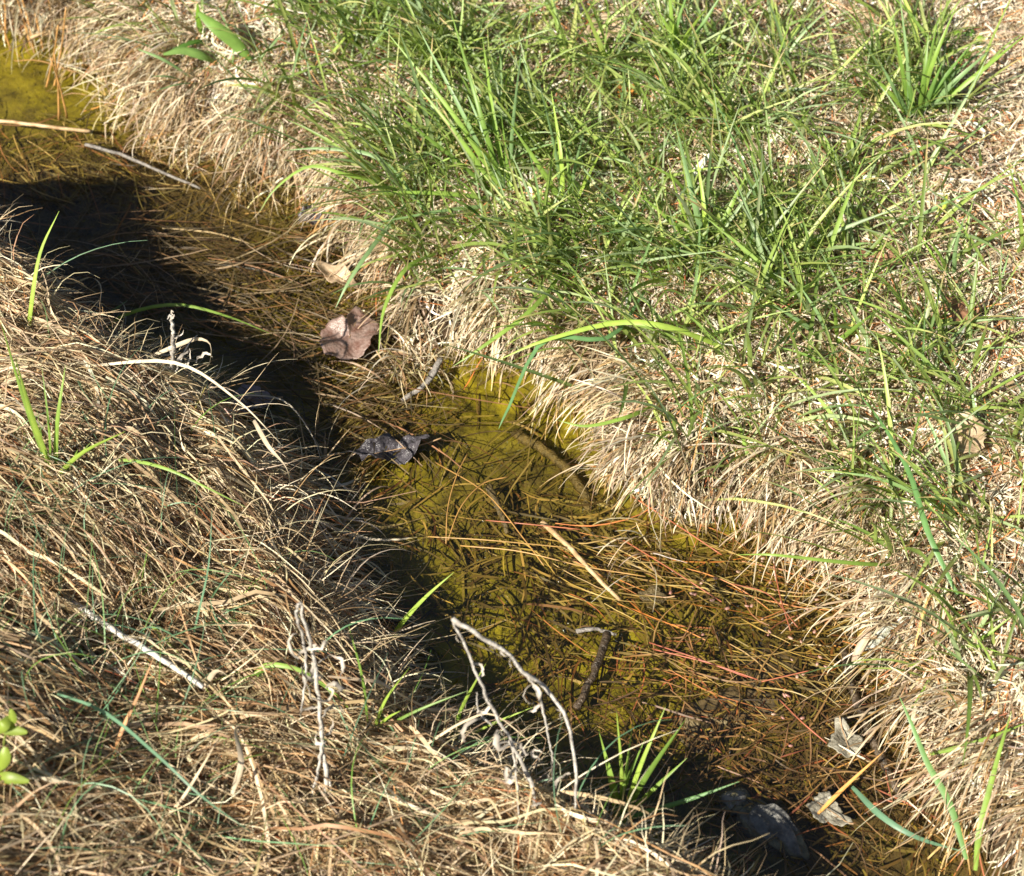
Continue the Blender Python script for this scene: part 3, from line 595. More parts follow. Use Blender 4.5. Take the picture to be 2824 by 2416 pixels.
blade('long_grass', [(1120, 560, .02), (1020, 690, .06), (960, 780, .05), (925, 850, .03)], .0056, G4, 'green blade hanging down to the water left of the tussock')
blade('long_grass', [(1200, 700, .02), (1120, 740, .05), (1060, 850, .04), (1043, 975, .02)], .0056, G1, 'green blade hanging over the reddish lobed leaf')
blade('long_grass', [(1170, 580, .02), (1050, 440, .07), (900, 410, .07), (780, 415, .06)], .0050, G4, 'green blade reaching left over the straw beside the water')
blade('long_grass', [(1100, 520, .02), (950, 480, .06), (850, 460, .06), (760, 520, .03), (715, 585, .01)], .0044, G1, 'green blade arched down into the shallows at upper left')
blade('long_grass', [(1800, 1120, .02), (1730, 1150, .04), (1620, 1175, .04), (1540, 1160, .04)], .0046, G1, 'green blade pointing left over the straw curtain at mid bank')
blade('long_grass', [(2080, 1290, .0), (2060, 1250, .02), (2040, 1180, .03), (2010, 1150, .035)], .0044, G1, 'short green blade hanging straight in the straw curtain')
blade('pale_grass', [(1895, 500, .03), (1925, 465, .035), (1960, 420, .04)], .0085, (.85, .85, .70), 'broad cream coloured blade in the green grass of the far bank', 'grass blade', mat=M_STRAW, prof=np.sin(np.linspace(.15, 3.0, 16)))
blade('pale_grass', [(2580, 600, .02), (2600, 570, .03), (2612, 535, .035)], .0075, (.50, .56, .08), 'short yellow green blade lying in the bleached straw', 'grass blade', prof=np.sin(np.linspace(.2, 3.0, 16)))
# pale straws on the near bank edge
blade('loose_straw', [(230, 1010, .03), (480, 1000, .06), (650, 1100, .07), (780, 1230, .06)], .0036, (.66, .56, .40), 'thick pale straw stem lying along the crest of the near bank', 'straw', mat=M_STRAW, twist=1.0)
blade('loose_straw', [(770, 1360, .02), (840, 1355, .04), (920, 1370, .05), (985, 1408, .04)], .0017, (.72, .62, .46), 'thin pale straw arching out over the dark water', 'straw', mat=M_STRAW)
blade('loose_straw', [(720, 1180, .03), (800, 1310, .05), (890, 1450, .05), (1000, 1580, .04)], .0026, (.74, .64, .46), 'long pale straw running down the dark bank edge', 'straw', mat=M_STRAW)
blade('loose_straw', [(760, 1240, .03), (850, 1400, .05), (950, 1560, .05), (1010, 1640, .03), (1170, 1725, .01)], .0018, (.68, .58, .42), 'kinked thin straw ending over the olive water', 'straw', mat=M_STRAW)
blade('loose_straw', [(600, 1095, .03), (700, 1090, .05), (790, 1110, .06), (860, 1200, .05), (890, 1283, .04)], .0018, (.72, .62, .46), 'fine pale straw looping over the bank crest', 'straw', mat=M_STRAW)
blade('straw_curl', [(130, 770, .02), (200, 780, .05), (250, 765, .06), (278, 790, .05), (276, 850, .03)], .0028, (.72, .62, .46), 'curled pale straw on the upper crest of the near bank', 'straw', mat=M_STRAW, twist=3)
blade('loose_straw', [(1050, 2140, .0), (1180, 2050, .04), (1290, 1985, .06), (1370, 1975, .06), (1500, 2080, .04)], .0026, (.56, .44, .28), 'bent tan straw crossing behind the broken weed', 'straw', mat=M_STRAW)
blade('loose_straw', [(920, 2130, .0), (1080, 2200, .03), (1200, 2250, .03), (1320, 2285, .0)], .0042, (.62, .55, .42), 'stout pale straw lying below the broken weed', 'straw', mat=M_STRAW)
blade('loose_straw', [(1280, 2215, .02), (1450, 2190, .03), (1600, 2190, .04), (1760, 2230, .03), (1850, 2290, .0)], .0048, (.50, .36, .20), 'long brown straw lying under the green bottom clump', 'straw', mat=M_STRAW)
blade('loose_straw', [(370, 2320, .0), (480, 2230, .03), (560, 2110, .05), (610, 2020, .05)], .0030, (.66, .52, .34), 'tan straw slanting up over the bottom left bank', 'straw', mat=M_STRAW)
blade('loose_straw', [(300, 2150, .0), (330, 2030, .04), (380, 1920, .06), (425, 1810, .08)], .0038, (.50, .24, .09), 'orange brown straw leaning on the white dead stalk', 'straw', mat=M_STRAW)
blade('loose_straw', [(470, 1290, .0), (510, 1190, .02), (545, 1110, .03), (570, 1060, .035)], .0028, (.50, .42, .10), 'yellow straw among the brown ones below the crest', 'straw', mat=M_STRAW, base=.1)
# curled broad dry blades
for i, (pts, w_, lb) in enumerate([
    ([(400, 990, .03), (470, 960, .05), (540, 935, .06), (580, 950, .06), (578, 1000, .05), (555, 1020, .03)], .0048, 'wide dry blade curled over at the tip behind the upright stalk'),
    ([(75, 1360, .02), (140, 1355, .03), (220, 1390, .03), (310, 1415, .03), (325, 1440, .02)], .0062, 'widest pale dry blade on the left of the near bank'),
    ([(270, 1500, .02), (330, 1490, .03), (400, 1515, .03)], .0070, 'stubby pale dry blade above the white dead stalk'),
    ([(340, 1360, .02), (338, 1400, .03), (345, 1470, .02)], .0070, 'upright flat dry blade in the middle of the near bank'),
    ([(700, 1160, .02), (740, 1230, .04), (790, 1290, .04), (800, 1340, .02)], .0062, 'broad folded dry blade at the sharpest bend of the bank crest'),
    ([(640, 2190, .02), (665, 2100, .05), (650, 2010, .05), (690, 2000, .06)], .0060, 'dry white blade folded upright left of the grey weed stalk'),
    ([(560, 1900, .02), (600, 1850, .05), (660, 1890, .04)], .0050, 'looped dry blade right of the end of the white stalk')]):
    blade('curled_straw', pts, w_, (.56, .46, .33), lb, 'dry blade', mat=M_STRAW, base=.11, twist=2.0, group='broad curled dry blades on the near bank')

# ---- tufts with blades as parts
def tuft(label, root, blades, cols, name='grass_tuft', wmul=1.0):
    r = hit(*root); e = empty(name, r); tag(e, label, 'grass tuft')
    for i, (tx_, ty_, hz, w_) in enumerate(blades):
        rx, ry = root[0] + rng.uniform(-14, 14), root[1] + rng.uniform(-8, 8)
        m = ((rx * .55 + tx_ * .45) + rng.uniform(-12, 12), ry * .55 + ty_ * .45 - rng.uniform(0, 18))
        P = np.array([at(rx, ry, r[2]), at(m[0], m[1], r[2] + hz * .62), at(tx_, ty_, r[2] + hz)])
        mb = MB(); ribbon_path(mb, spline(P, 12), w_ * wmul, cols[i % len(cols)], roll=rng.normal(0, .4), twist=rng.normal(0, .6)); mb.build('blade', M_GREEN, e)
    return e
tuft('broad bladed bright green tuft at the bottom beside dark water', (1700, 2290), [(1650, 2010, .10, .009), (1835, 1950, .14, .0055), (1890, 1985, .13, .0065), (1895, 2090, .09, .005), (1700, 1960, .13, .004), (1780, 2035, .10, .005), (1745, 1995, .12, .004), (1610, 2250, .05, .004), (1830, 2230, .05, .005)], [G1, G3, G2])
tuft('slim green tuft at the foot of the broken weed', (1240, 2060), [(1180, 2010, .05, .003), (1340, 1830, .12, .0042), (1290, 1905, .09, .0035), (1470, 1950, .08, .003), (1500, 2035, .05, .004), (1275, 1935, .07, .003), (1180, 2025, .03, .003)], [G2, G3])
tuft('small upright green tuft on the edge behind the hooped blade', (1020, 2030), [(1130, 1840, .09, .0044), (960, 1720, .14, .003), (1105, 1960, .06, .003), (1290, 1905, .06, .003)], [G3, G2])
tuft('tall green tuft among straw at the left picture edge', (150, 1330), [(0, 880, .16, .0045), (40, 980, .16, .006), (100, 1120, .10, .003), (180, 1010, .13, .005), (345, 1190, .09, .0046), (115, 1010, .12, .003), (215, 1240, .05, .004), (0, 1270, .04, .004), (20, 1120, .05, .003), (250, 1220, .04, .003)], [G1, G3, G2])
tuft('big spreading green tuft standing alone in the top right straw', (2520, 345), [(2385, 195, .08, .007), (2360, 265, .05, .005), (2460, 30, .15, .006), (2500, 120, .12, .006), (2640, 10, .16, .006), (2740, 130, .10, .007), (2560, 90, .12, .007), (2600, 170, .10, .006), (2835, 90, .10, .007), (2480, -20, .17, .005), (2650, 170, .08, .007), (2430, 330, .03, .005), (2700, 380, .04, .006), (2420, 160, .10, .006), (2590, 40, .14, .005), (2680, 120, .1, .006)], [G1, G4, G2, (.17, .30, .07)])
tuft('small green tuft in straw under the lone top right one', (2620, 790), [(2560, 660, .07, .006), (2660, 600, .08, .006), (2720, 700, .06, .005), (2700, 780, .03, .005), (2530, 640, .07, .004), (2760, 640, .06, .004)], [G1, G4])
tuft('tall straight green tuft at the top edge left of the lone one', (1860, 190), [(1840, -60, .14, .007), (1900, -30, .13, .006), (1950, 20, .12, .007), (1810, 20, .10, .006), (2000, -30, .12, .006), (1870, 10, .12, .005), (1990, 150, .06, .005)], [G1, (.20, .34, .10), G3])
tuft('dense dark green tussock fanning left over the water', (1400, 560), [(1060, 80, .16, .006), (1150, 70, .16, .006), (1240, 20, .17, .006), (1330, 100, .14, .007), (1440, 120, .13, .005), (1060, 290, .09, .007), (1130, 210, .12, .006), (1280, 240, .11, .006), (1380, 300, .1, .006), (1000, 530, .05, .006), (1010, 620, .04, .005), (1200, 760, .02, .005)], [G1, G4, G2])
tuft('green tussock leaning up left in the middle of the far bank', (1560, 600), [(1400, 330, .10, .007), (1520, 250, .12, .006), (1620, 330, .10, .005), (1450, 540, .04, .007), (1700, 340, .10, .007), (1480, 200, .12, .005), (1560, 400, .09, .006)], [G1, G3, G4])
tuft('long thin green tussock spilling right toward the bank edge', (1950, 720), [(1720, 500, .08, .006), (1860, 330, .12, .007), (1920, 420, .10, .006), (2060, 480, .09, .007), (2120, 650, .05, .006), (1760, 760, .03, .006), (2200, 800, .02, .006), (1960, 560, .08, .005), (1840, 450, .1, .004)], [G1, G4, G3])
tuft('green star shaped tuft on the right bank above the leaning blades', (2640, 1795), [(2790, 1700, .05, .004), (2500, 1840, .02, .004), (2580, 1640, .06, .004), (2720, 1930, .0, .004), (2510, 1960, .0, .004), (2800, 1900, .02, .004), (2760, 1800, .04, .004), (2600, 1930, .01, .004)], [G1, G3])
tuft('green tuft with flat leaves on the straw right of the pool', (2300, 960), [(2130, 840, .07, .006), (2290, 790, .07, .006), (2430, 850, .06, .006), (2370, 1050, .02, .007), (2150, 1010, .03, .006), (2480, 980, .04, .006), (2200, 780, .08, .005)], [G4, G1, G2])

# ---- leaves
def leaf_mesh(px, py, z, prof, size_px, rot, curl=.15, crinkle=.0025, rings=9, seg=48, tilt=(0, 0), flutter=3, vein=.0008, squash=1.0):
    """prof(theta) -> radius (1 = size); vertices lie near z at the given place, curled and crinkled."""
    c = at(px, py, z); sc = size_px * K * float(np.linalg.norm(c - CAM)); V = [c]; sd = rng.integers(0, 200)
    mb = MB(); F = []; F3 = []
    for i in range(1, rings + 1):
        for j in range(seg):
            th = 2 * math.pi * j / seg; r = prof(th) * sc * i / rings; lx, ly = r * math.cos(th), r * math.sin(th) * squash
            u = (i / rings); zz = curl * sc * u * u * math.sin(flutter * th + sd) * .5 + curl * sc * u * u * .6
            zz += crinkle * 2 * float(N1(np.float64(lx * 90 + sd), np.float64(ly * 90))) - vein * math.exp(-(ly / .002) ** 2)
            zz += tilt[0] * lx + tilt[1] * ly
            X_ = lx * math.cos(rot) - ly * math.sin(rot); Y_ = lx * math.sin(rot) + ly * math.cos(rot)
            V.append(c + np.array([X_, Y_, zz]))
    for j in range(seg): F3.append((0, 1 + j, 1 + (j + 1) % seg))
    for i in range(rings - 1):
        for j in range(seg):
            a = 1 + i * seg + j; b = 1 + i * seg + (j + 1) % seg; F.append((a, a + seg, b + seg, b))
    mb.add(V, F, F3); return mb, c, sc
def lobed(n, depth, ph=0, sharp=1): return lambda th: 1 - depth * (0.5 - 0.5 * math.cos(n * th + ph)) ** sharp + .05 * math.sin(7 * th) + .05 * math.sin(13 * th + 1) + .03 * math.sin(23 * th)
def oval(k=.55): return lambda th: k / math.sqrt((k * math.cos(th)) ** 2 + math.sin(th) ** 2) * (1 + .03 * math.sin(9 * th) + .02 * math.sin(17 * th))
def heart(th):
    u = (th + math.pi) % (2 * math.pi) - math.pi
    return .72 + .12 * math.cos(2 * u) ** 2 + .60 * math.exp(-(u / .28) ** 2) - .22 * math.exp(-((abs(u) - math.pi) / .3) ** 2) + .04 * math.sin(9 * u) + .02 * math.sin(17 * u)
def oak(th):  # a broken, three lobed leaf
    u = (th + math.pi) % (2 * math.pi) - math.pi
    return .80 + .10 * math.cos(2 * th + .8) - .38 * math.exp(-((u - .5) / .22) ** 2) + .05 * math.sin(5 * th + .6) + .035 * math.sin(12 * th) + .02 * math.sin(21 * th)
def leaf(name, label, px, py, z, prof, size, rot, mat, stem=None, **k):
    if z == 'G': z = hit(px, py)[2] + .024; k['curl'] = .2
    mb, c, sc = leaf_mesh(px, py, z, prof, size, R(rot), **k)
    e = empty(name, c); tag(e, label, 'leaf'); mb.build('leaf_blade', mat, e, solid=.00025)
    a = R(rot); d = np.array([math.cos(a), math.sin(a), 0])
    m2 = MB(); L0 = stem if stem else .5
    P = spline(np.array([c - d * sc * .55 + [0, 0, .0012], c + d * sc * .3 + [0, 0, .0014], c + d * sc * .85 + [0, 0, .0015], c + d * sc * (1.0 + L0) + [0, 0, .006]]), 12)
    m2.tube(P, np.linspace(.0003, .0009, 12), 5, col=(.4, .25, .13)); m2.build('stalk', M_NEEDLE, e)
    return e
leaf('fallen_leaf', 'pinkish grey lobed leaf lying half wet at the bank corner', 965, 930, .022, oak, 104, 75, M_LEAFR, curl=.22, crinkle=.004, tilt=(.05, .05), stem=.2)
leaf('fallen_leaf', 'crumpled black wet leaf floating in mid stream', 1075, 1245, .009, lambda th: .78 + .16 * math.cos(2 * th) + .10 * math.sin(5 * th) + .05 * math.sin(9 * th), 112, 14, M_LEAFD, curl=.3, crinkle=.010, flutter=3, squash=.55, stem=.3)
leaf('fallen_leaf', 'pale grey heart shaped leaf stuck on the wet mud at right', 2335, 2050, .006, heart, 60, 100, M_LEAFP, curl=.10, crinkle=.003, stem=.25)
leaf('fallen_leaf', 'torn beige leaf half under water beside the pale rock', 2285, 2235, .004, lobed(3, .35), 70, -40, M_LEAFP, curl=.1, crinkle=.004, squash=.65, stem=.1)
leaf('fallen_leaf', 'russet brown leaf lying in the grass near the right edge', 2650, 858, 'G', lobed(3, .45), 62, 20, M_LEAFB, curl=.5, crinkle=.004)
leaf('fallen_leaf', 'faded tan leaf sunk in bleached straw at the right', 2668, 1200, 'G', lobed(2, .3), 66, 80, M_LEAFT, curl=.3, crinkle=.004)
leaf('fallen_leaf', 'long brown leaf under blades near the right tuft', 2420, 712, 'G', oval(.45), 70, -25, M_LEAFB, curl=.4)
leaf('fallen_leaf', 'deep red leaf buried between blades in the upper middle', 1525, 345, 'G', lobed(3, .4), 58, 50, M_LEAFB, curl=.4)
leaf('fallen_leaf', 'orange leaf peeping between green blades near the top', 1725, 250, 'G', lobed(3, .5), 42, 10, mottle('orange_leaf', (.40, .13, .02), (.60, .28, .06), 60), curl=.5)
leaf('fallen_leaf', 'dull pink brown leaf at the top edge of the far bank', 1675, 85, 'G', lobed(3, .3), 70, -20, M_LEAFT, curl=.3)
leaf('fallen_leaf', 'reddish leaf pieces in straw beside the upper pool', 985, 560, 'G', lobed(4, .4), 55, 30, M_LEAFB, curl=.5)
leaf('fallen_leaf', 'near black curled leaf in the shallows under the upper bank', 858, 598, .006, lobed(2, .3), 42, 60, M_LEAFD, curl=.5)
leaf('fallen_leaf', 'brown leaf in water beneath the hanging straw at left', 930, 765, .012, oval(.4), 75, -40, M_LEAFT, curl=.3)
leaf('fallen_leaf', 'shaded purple grey leaf under the near bank edge', 690, 1105, .006, lobed(3, .3), 60, 0, mottle('shaded_leaf', (.13, .10, .10), (.24, .18, .18), 70), curl=.2)
leaf('fallen_leaf', 'dark drowned leaf below the bleached stalk', 1800, 1645, .001, lobed(4, .3), 40, -10, M_SUBM, curl=.1)
leaf('fallen_leaf', 'tiny tan oval leaf caught in the near bank straw', 425, 1140, .125, oval(.6), 36, 80, M_LEAFT, curl=.4)
leaf('fallen_leaf', 'orange tan leaf scrap on the straw curtain at right', 2340, 1255, .10, lobed(2, .3), 28, 10, M_REED, curl=.4)

# dock plant, upper left, and the little leafy sprout at the left edge
def green_leaf_part(e, pts, w_, col, z0, nm='leaf'):
    P = np.array([at(p[0], p[1], z0 + p[2]) for p in pts]); P = spline(P, 16); t = np.linspace(0, 1, 16)
    mb = MB(); ribbon_path(mb, P, w_, col, prof=np.sin(np.clip(t * 2.7 + .25, 0, 3.1)) ** .8, fold=.22, roll=.2); return mb.build(nm, M_GREEN, e)
r0 = hit(665, 160); e = empty('dock_plant', r0); tag(e, 'green plant with two broad tongue shaped leaves in the upper left straw', 'plant')
green_leaf_part(e, [(690, 165, .02), (650, 120, .04), (595, 75, .06), (548, 35, .07)], .017, (.19, .32, .07), r0[2])
green_leaf_part(e, [(600, 175, .0), (560, 155, .02), (505, 140, .03), (450, 150, .03)], .012, (.18, .30, .08), r0[2])
green_leaf_part(e, [(580, 120, .0), (550, 70, .03), (545, 10, .06)], .007, (.15, .28, .03), r0[2])
green_leaf_part(e, [(600, 120, .0), (540, 115, .02), (470, 140, .02)], .008, (.08, .17, .03), r0[2])
for (a, b, c_, d_, w_) in [(700, 190, 780, 95, .004), (530, 215, 380, 135, .004), (520, 230, 420, 210, .003), (680, 200, 600, 20, .003), (560, 230, 430, 250, .003), (640, 190, 650, 90, .003)]:
    green_leaf_part(e, [(a, b, .0), ((a + c_) / 2, (b + d_) / 2 - 8, .03), (c_, d_, .04)], w_, G4, r0[2], 'blade')
r0 = hit(-10, 2160); e = empty('leafy_sprout', r0); tag(e, 'yellow green leafy sprout cut by the left picture edge', 'plant')
for pts, w_ in [([(-20, 2150, .02), (20, 2145, .03), (80, 2155, .03)], .010), ([(-20, 2130, .04), (10, 2095, .06), (15, 2060, .07)], .011), ([(10, 2020, .08), (40, 2015, .08), (75, 2020, .08)], .008), ([(-10, 2020, .08), (10, 2000, .09), (25, 1975, .09)], .010), ([(20, 2000, .08), (35, 1985, .09), (30, 1955, .1)], .007)]:
    green_leaf_part(e, pts, w_, (.26, .34, .05), r0[2])
P = spline(np.array([r0, at(5, 2090, r0[2] + .05), at(20, 1990, r0[2] + .09)]), 8); mb = MB(); mb.tube(P, .001, 5, col=(.3, .35, .08)); mb.build('stem', M_GREEN, e)
for lb, x0_, y0_, s in [('round leaved green weed half hidden behind the top right tuft', 2660, 120, 1.0), ('small bright green weed under blades by the upper straw', 1150, 150, .8)]:
    r0 = hit(x0_, y0_); e = empty('leafy_weed', r0); tag(e, lb, 'plant')
    for k_ in range(7):
        a = k_ * .9 + .3; dx, dy = math.cos(a) * 60 * s, math.sin(a) * 42 * s
        green_leaf_part(e, [(x0_, y0_, .002), (x0_ + dx * .5, y0_ - dy * .5, .02), (x0_ + dx, y0_ - dy, .025)], .016 * s, [(.20, .34, .04), (.12, .25, .04)][k_ % 2], r0[2])

# ---- dead weeds
def curl_leaf(e, c, s, col=(.56, .49, .41)):
    s = s * 1.25
    n = 14; t = np.linspace(0, 1, n); a0 = rng.uniform(0, 6.28); rr = s * (1 - .6 * t); tt = a0 + t * rng.uniform(2.5, 6)
    ax1 = unit(rng.normal(size=3)); ax2 = unit(np.cross(ax1, rng.normal(size=3)))
    P = np.array(c) + np.cumsum((np.cos(tt)[:, None] * ax1 + np.sin(tt)[:, None] * ax2) * rr[:, None] * .28, 0) + np.array([0, 0, -1.0]) * (t * s * .9)[:, None]
    mb = MB(); P[1:] += rng.normal(0, s * .05, P[1:].shape); ribbon_path(mb, P, s * rng.uniform(.18, .38), np.array(col) * rng.uniform(.6, 1.15), prof=np.sin(t * 2.8 + .3), fold=.3, roll=rng.uniform(0, 3), twist=rng.normal(0, 3)); mb.build('dry_leaf', M_STRAW, e)
M_WEED = mottle('weathered_stalk', (.24, .21, .18), (.56, .52, .46), 120, .7, .6)
def weed(label, stems, leaves, mat=M_WEED, name='dead_weed'):
    b = hit(*stems[0][0][0][:2]) if stems[0][2] is None else at(*stems[0][0][0][:2], stems[0][2]); e = empty(name, b); tag(e, label, 'dead weed')
    for pts, r_, _ in stems:
        W = np.array([at(p[0], p[1], b[2] + p[2]) for p in pts]); P = spline(W, 26); P[1:-1] += rng.normal(0, r_ * .3, P[1:-1].shape)
        mb = MB(); mb.tube(P, np.linspace(r_ * 1.1, r_ * .6, 26), 7, rough=.15); mb.build('stem', mat, e)
    for (lx, ly, lz, s) in leaves: curl_leaf(e, at(lx, ly, b[2] + lz), s)
    return e
weed('grey weed with its stem snapped into a sharp upside down V', [
    ([(1490, 2300, .0), (1460, 2150, .05), (1400, 2030, .09), (1350, 1940, .12), (1320, 1870, .15), (1285, 1790, .18), (1248, 1706, .21)], .0017, None),
    ([(1248, 1706, .21), (1310, 1745, .20), (1390, 1795, .18), (1450, 1855, .155), (1510, 1905, .13), (1560, 1980, .11), (1580, 2070, .09), (1588, 2180, .05), (1575, 2290, .02)], .0019, None),
    ([(1455, 1860, .15), (1490, 1930, .12), (1508, 2010, .09), (1520, 2070, .07), (1525, 2105, .06)], .0012, None),
    ([(1400, 2020, .09), (1420, 2100, .06), (1430, 2230, .03), (1450, 2320, .01)], .0011, None),
    ([(1355, 2000, .10), (1320, 1960, .11), (1315, 1910, .13)], .0009, None)],
    [(1300, 1850, .16, .008), (1320, 1925, .13, .010), (1330, 1990, .11, .012), (1345, 1780, .185, .006), (1388, 1785, .18, .007), (1405, 1835, .165, .006), (1455, 1880, .15, .010), (1480, 1890, .14, .008), (1555, 1970, .11, .004),
     (1500, 2080, .08, .008), (1515, 2100, .06, .009), (1410, 2040, .09, .014), (1400, 2100, .07, .015), (1430, 2120, .06, .014), (1445, 2060, .08, .012), (1470, 2080, .07, .012), (1575, 2140, .06, .008), (1570, 2220, .03, .012), (1560, 2270, .02, .012), (1580, 2280, .02, .010),
     (1480, 2230, .03, .011), (1420, 2160, .05, .010), (1275, 1770, .19, .005), (1530, 1950, .12, .004)])
weed('grey bent weed stalk hung with withered leaves at lower left', [
    ([(905, 2290, .0), (890, 2080, .06), (880, 1950, .10), (868, 1820, .14), (845, 1730, .18), (828, 1662, .21)], .0021, None),
    ([(828, 1662, .21), (817, 1690, .20), (835, 1760, .165), (845, 1850, .13), (830, 1960, .10)], .0014, None),
    ([(890, 2050, .07), (860, 2200, .03), (800, 2330, .0)], .0013, None),
    ([(893, 2080, .06), (920, 2220, .02), (925, 2300, .0)], .0012, None)],
    [(828, 1750, .17, .010), (845, 1790, .16, .014), (862, 1800, .15, .014), (850, 1835, .14, .014), (875, 1840, .13, .012), (838, 1870, .12, .012), (880, 1870, .12, .012), (885, 1960, .10, .010), (895, 2000, .09, .010), (905, 1980, .09, .009), (885, 1990, .08, .011), (860, 1850, .13, .016), (835, 1905, .11, .010), (905, 1900, .11, .012)])
weed('upright grey stalk with a frayed tip on the near bank crest', [
    ([(478, 1090, .0), (475, 1010, .04), (478, 940, .08), (470, 868, .11)], .0026, None), ([(470, 868, .11), (462, 880, .105)], .001, None), ([(478, 1040, .03), (520, 950, .06), (545, 925, .065)], .0009, None)],
    [(470, 872, .11, .005), (480, 866, .11, .004), (505, 905, .08, .008), (400, 980, .06, .010), (475, 1010, .05, .012), (550, 1000, .06, .012), (470, 925, .08, .004), (520, 960, .07, .010)])
weed('lichen crusted white twig with a dried leaf on the right bank', [([(2620, 1680, .0), (2540, 1700, .01), (2470, 1725, .01), (2410, 1750, .0)], .0042, .035), ([(2450, 1745, .004), (2400, 1780, -.005), (2380, 1790, -.006)], .0034, .035)], [], M_LICH, 'lichen_twig')
o = blade('dry_leaf', [(2400, 1730, .045), (2385, 1760, .04), (2365, 1800, .03), (2350, 1825, .02)], .0085, (.46, .35, .25), 'folded dry leaf curled against the lichen crusted twig', 'leaf', mat=M_STRAW, base=0.0, fold=.35, prof=np.sin(np.linspace(.3, 2.9, 16)))

# ---- stones
def rock(name, label, px, py, z, size, sq, rot, mat, seed, flat=.55):
    import bmesh
    bm = bmesh.new(); bmesh.ops.create_icosphere(bm, subdivisions=5, radius=1); c = at(px, py, z); sc = size * K * float(np.linalg.norm(c - CAM))
    V = np.array([v.co for v in bm.verts]); F = np.array([[v.index for v in f.verts] for f in bm.faces]); bm.free()
    no = lambda f, o_: Noise(seed + o_)(V[:, 0] * f + V[:, 2] * 1.7 * f + 9, V[:, 1] * f - V[:, 2] * 1.3 * f + 9)
    r_ = 1 + .8 * no(1.3, 0) + .6 * no(2.7, 1) + .22 * no(6, 2) + .08 * no(15, 3)
    V = V * r_[:, None]; V = np.sign(V) * np.abs(V) ** .85
    V = V * np.array([1, sq, flat]) * sc; a = R(rot)
    V = np.stack([V[:, 0] * math.cos(a) - V[:, 1] * math.sin(a), V[:, 0] * math.sin(a) + V[:, 1] * math.cos(a), V[:, 2]], 1) + c
    mb = MB(); mb.add(V, None, F); o = mb.build(name, mat, origin=c); return tag(o, label, 'stone')
rock('stone', 'pale blue grey stone in the shaded water at the bottom', 2125, 2290, -.014, 98, .5, -38, M_ROCK, 47)
rock('stone', 'small pale stone touching the upper left of the larger one', 2030, 2210, -.006, 42, .7, 20, M_ROCK, 15)
rock('stone', 'mud brown sunken stone in the right shallows', 2110, 1850, -.018, 95, .7, 30, M_MUDROCK, 21, .3)
rock('stone', 'purple brown sunken stone below the muddy one', 1990, 1990, -.022, 150, .6, 20, M_MUDROCK, 31, .25)
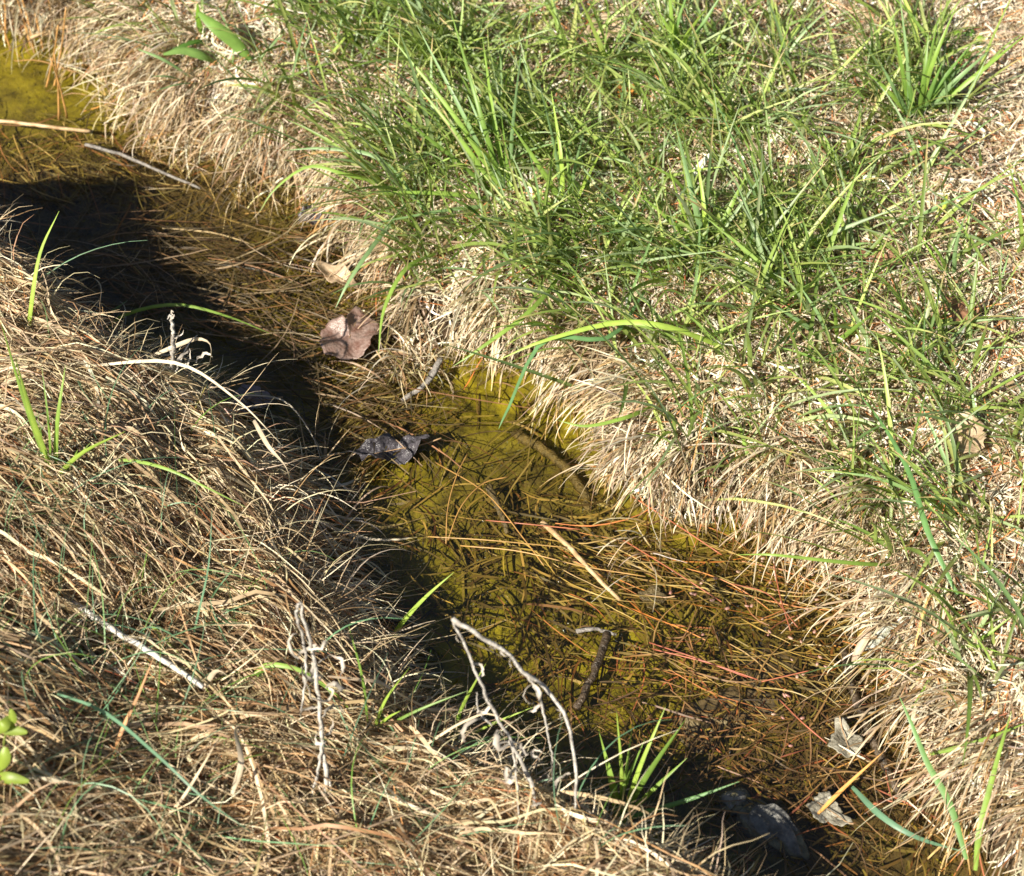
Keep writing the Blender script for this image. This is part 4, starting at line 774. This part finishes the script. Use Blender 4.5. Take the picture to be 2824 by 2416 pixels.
# red needles lying together
nb = [([(1800, 1790), (1960, 1830), (2090, 1875)], 'longest red pine needle lying toward the muddy stone'), ([(1790, 1772), (1920, 1815), (2060, 1868)], 'red pine needle just above the longest one'),
      ([(1720, 1490), (1850, 1570), (1990, 1660)], 'red pine needle slanting below the straw curtain'), ([(1745, 1370), (1870, 1450), (1990, 1530)], 'bright red needle where the bank turns right'), ([(2100, 1880), (2230, 1850)], 'short red needle pointing right from the red pair'),
      ([(1230, 1500), (1235, 1400), (1260, 1310), (1290, 1250)], 'orange needle standing curved among the mid stream debris'), ([(1235, 1490), (1270, 1400), (1330, 1335), (1400, 1315)], 'orange needle bent in a hook beside the curved one'),
      ([(1150, 1100), (1175, 1025)], 'short orange needle upright above the black leaf'), ([(1200, 1275), (1340, 1360), (1440, 1480), (1500, 1560)], 'long orange needle running under the bleached stalk'),
      ([(1270, 1505), (1430, 1520), (1600, 1560), (1780, 1590)], 'long orange needle lying nearly level in the stream'), ([(1180, 1480), (1350, 1490), (1560, 1510)], 'pale glossy needle above the level orange one'),
      ([(1340, 1435), (1450, 1445), (1600, 1460)], 'dark red needle floating below the dark hollow'), ([(2020, 1610), (2120, 1640), (2200, 1730)], 'red needle between the pink seed leaves'), ([(2130, 1530), (2150, 1640), (2180, 1740)], 'thin red needle standing by the bank foot'),
      ([(2150, 1930), (2210, 1990), (2280, 2050)], 'dark red stem pointing at the pale heart shaped leaf'), ([(850, 420), (930, 440), (1010, 470)], 'orange needle near the upper left straw edge'), ([(590, 330), (480, 360), (400, 385)], 'orange needle over the grey stick'), ([(40, 168), (110, 168), (210, 200)], 'curved pink needle floating below the orange reeds')]
for pts, lb in nb:
    P = spline(np.array([at(p[0], p[1], .004 + (.010 if i else .0)) for i, p in enumerate(pts)]), 14); mb = MB()
    mb.tube(P, .0007, 5, col=palette(1, [(.38, .12, .06)] if 'red' in lb else [(.42, .23, .07)], [1])[0]); tag(mb.build('pine_needle', M_NEEDLE, origin=P[0]), lb, 'pine needle', 'fallen pine needles on the stream')
# pink seed leaves
proto = None
sx, sy = scatter(46, (1700, 2450), (1500, 2200), lambda px, py, d, near: np.where(d < -.004, gauss(px, py, [(2150, 1680, 160, 130, 1), (2250, 1900, 100, 150, .8), (1950, 1700, 120, 120, .5), (2180, 1800, 80, 80, .8)]), 0), z=0)
for i, (a, b) in enumerate(zip(sx, sy)):
    if proto is None:
        mb = MB(); th = np.linspace(0, 2 * math.pi, 13)[:-1]; V = [(0, 0, .0009)] + [(.0032 * math.cos(t), .0021 * math.sin(t), .0003 * math.cos(2 * t)) for t in th]
        mb.add(V, None, [(0, 1 + j, 1 + (j + 1) % 12) for j in range(12)]); o = mb.build('seed_leaf', mottle('pink_seed_leaf', (.30, .13, .11), (.40, .26, .18), 140, .3, .1), solid=.0005)
        tag(o, 'tiny pink oval seed leaf floating in the right hand shallows', 'seed leaf', 'pink seed leaves scattered on the water'); proto = o
    else: o = proto.copy(); C.objects.link(o)
    s_ = rng.uniform(.55, 1.0); o.location = (a, b, max(float(H(a, b)) + .002, .002)); o.rotation_euler = (rng.normal(0, .2), rng.normal(0, .2), rng.uniform(0, 6.28)); o.scale = (s_, s_ * rng.uniform(.8, 1.1), s_)
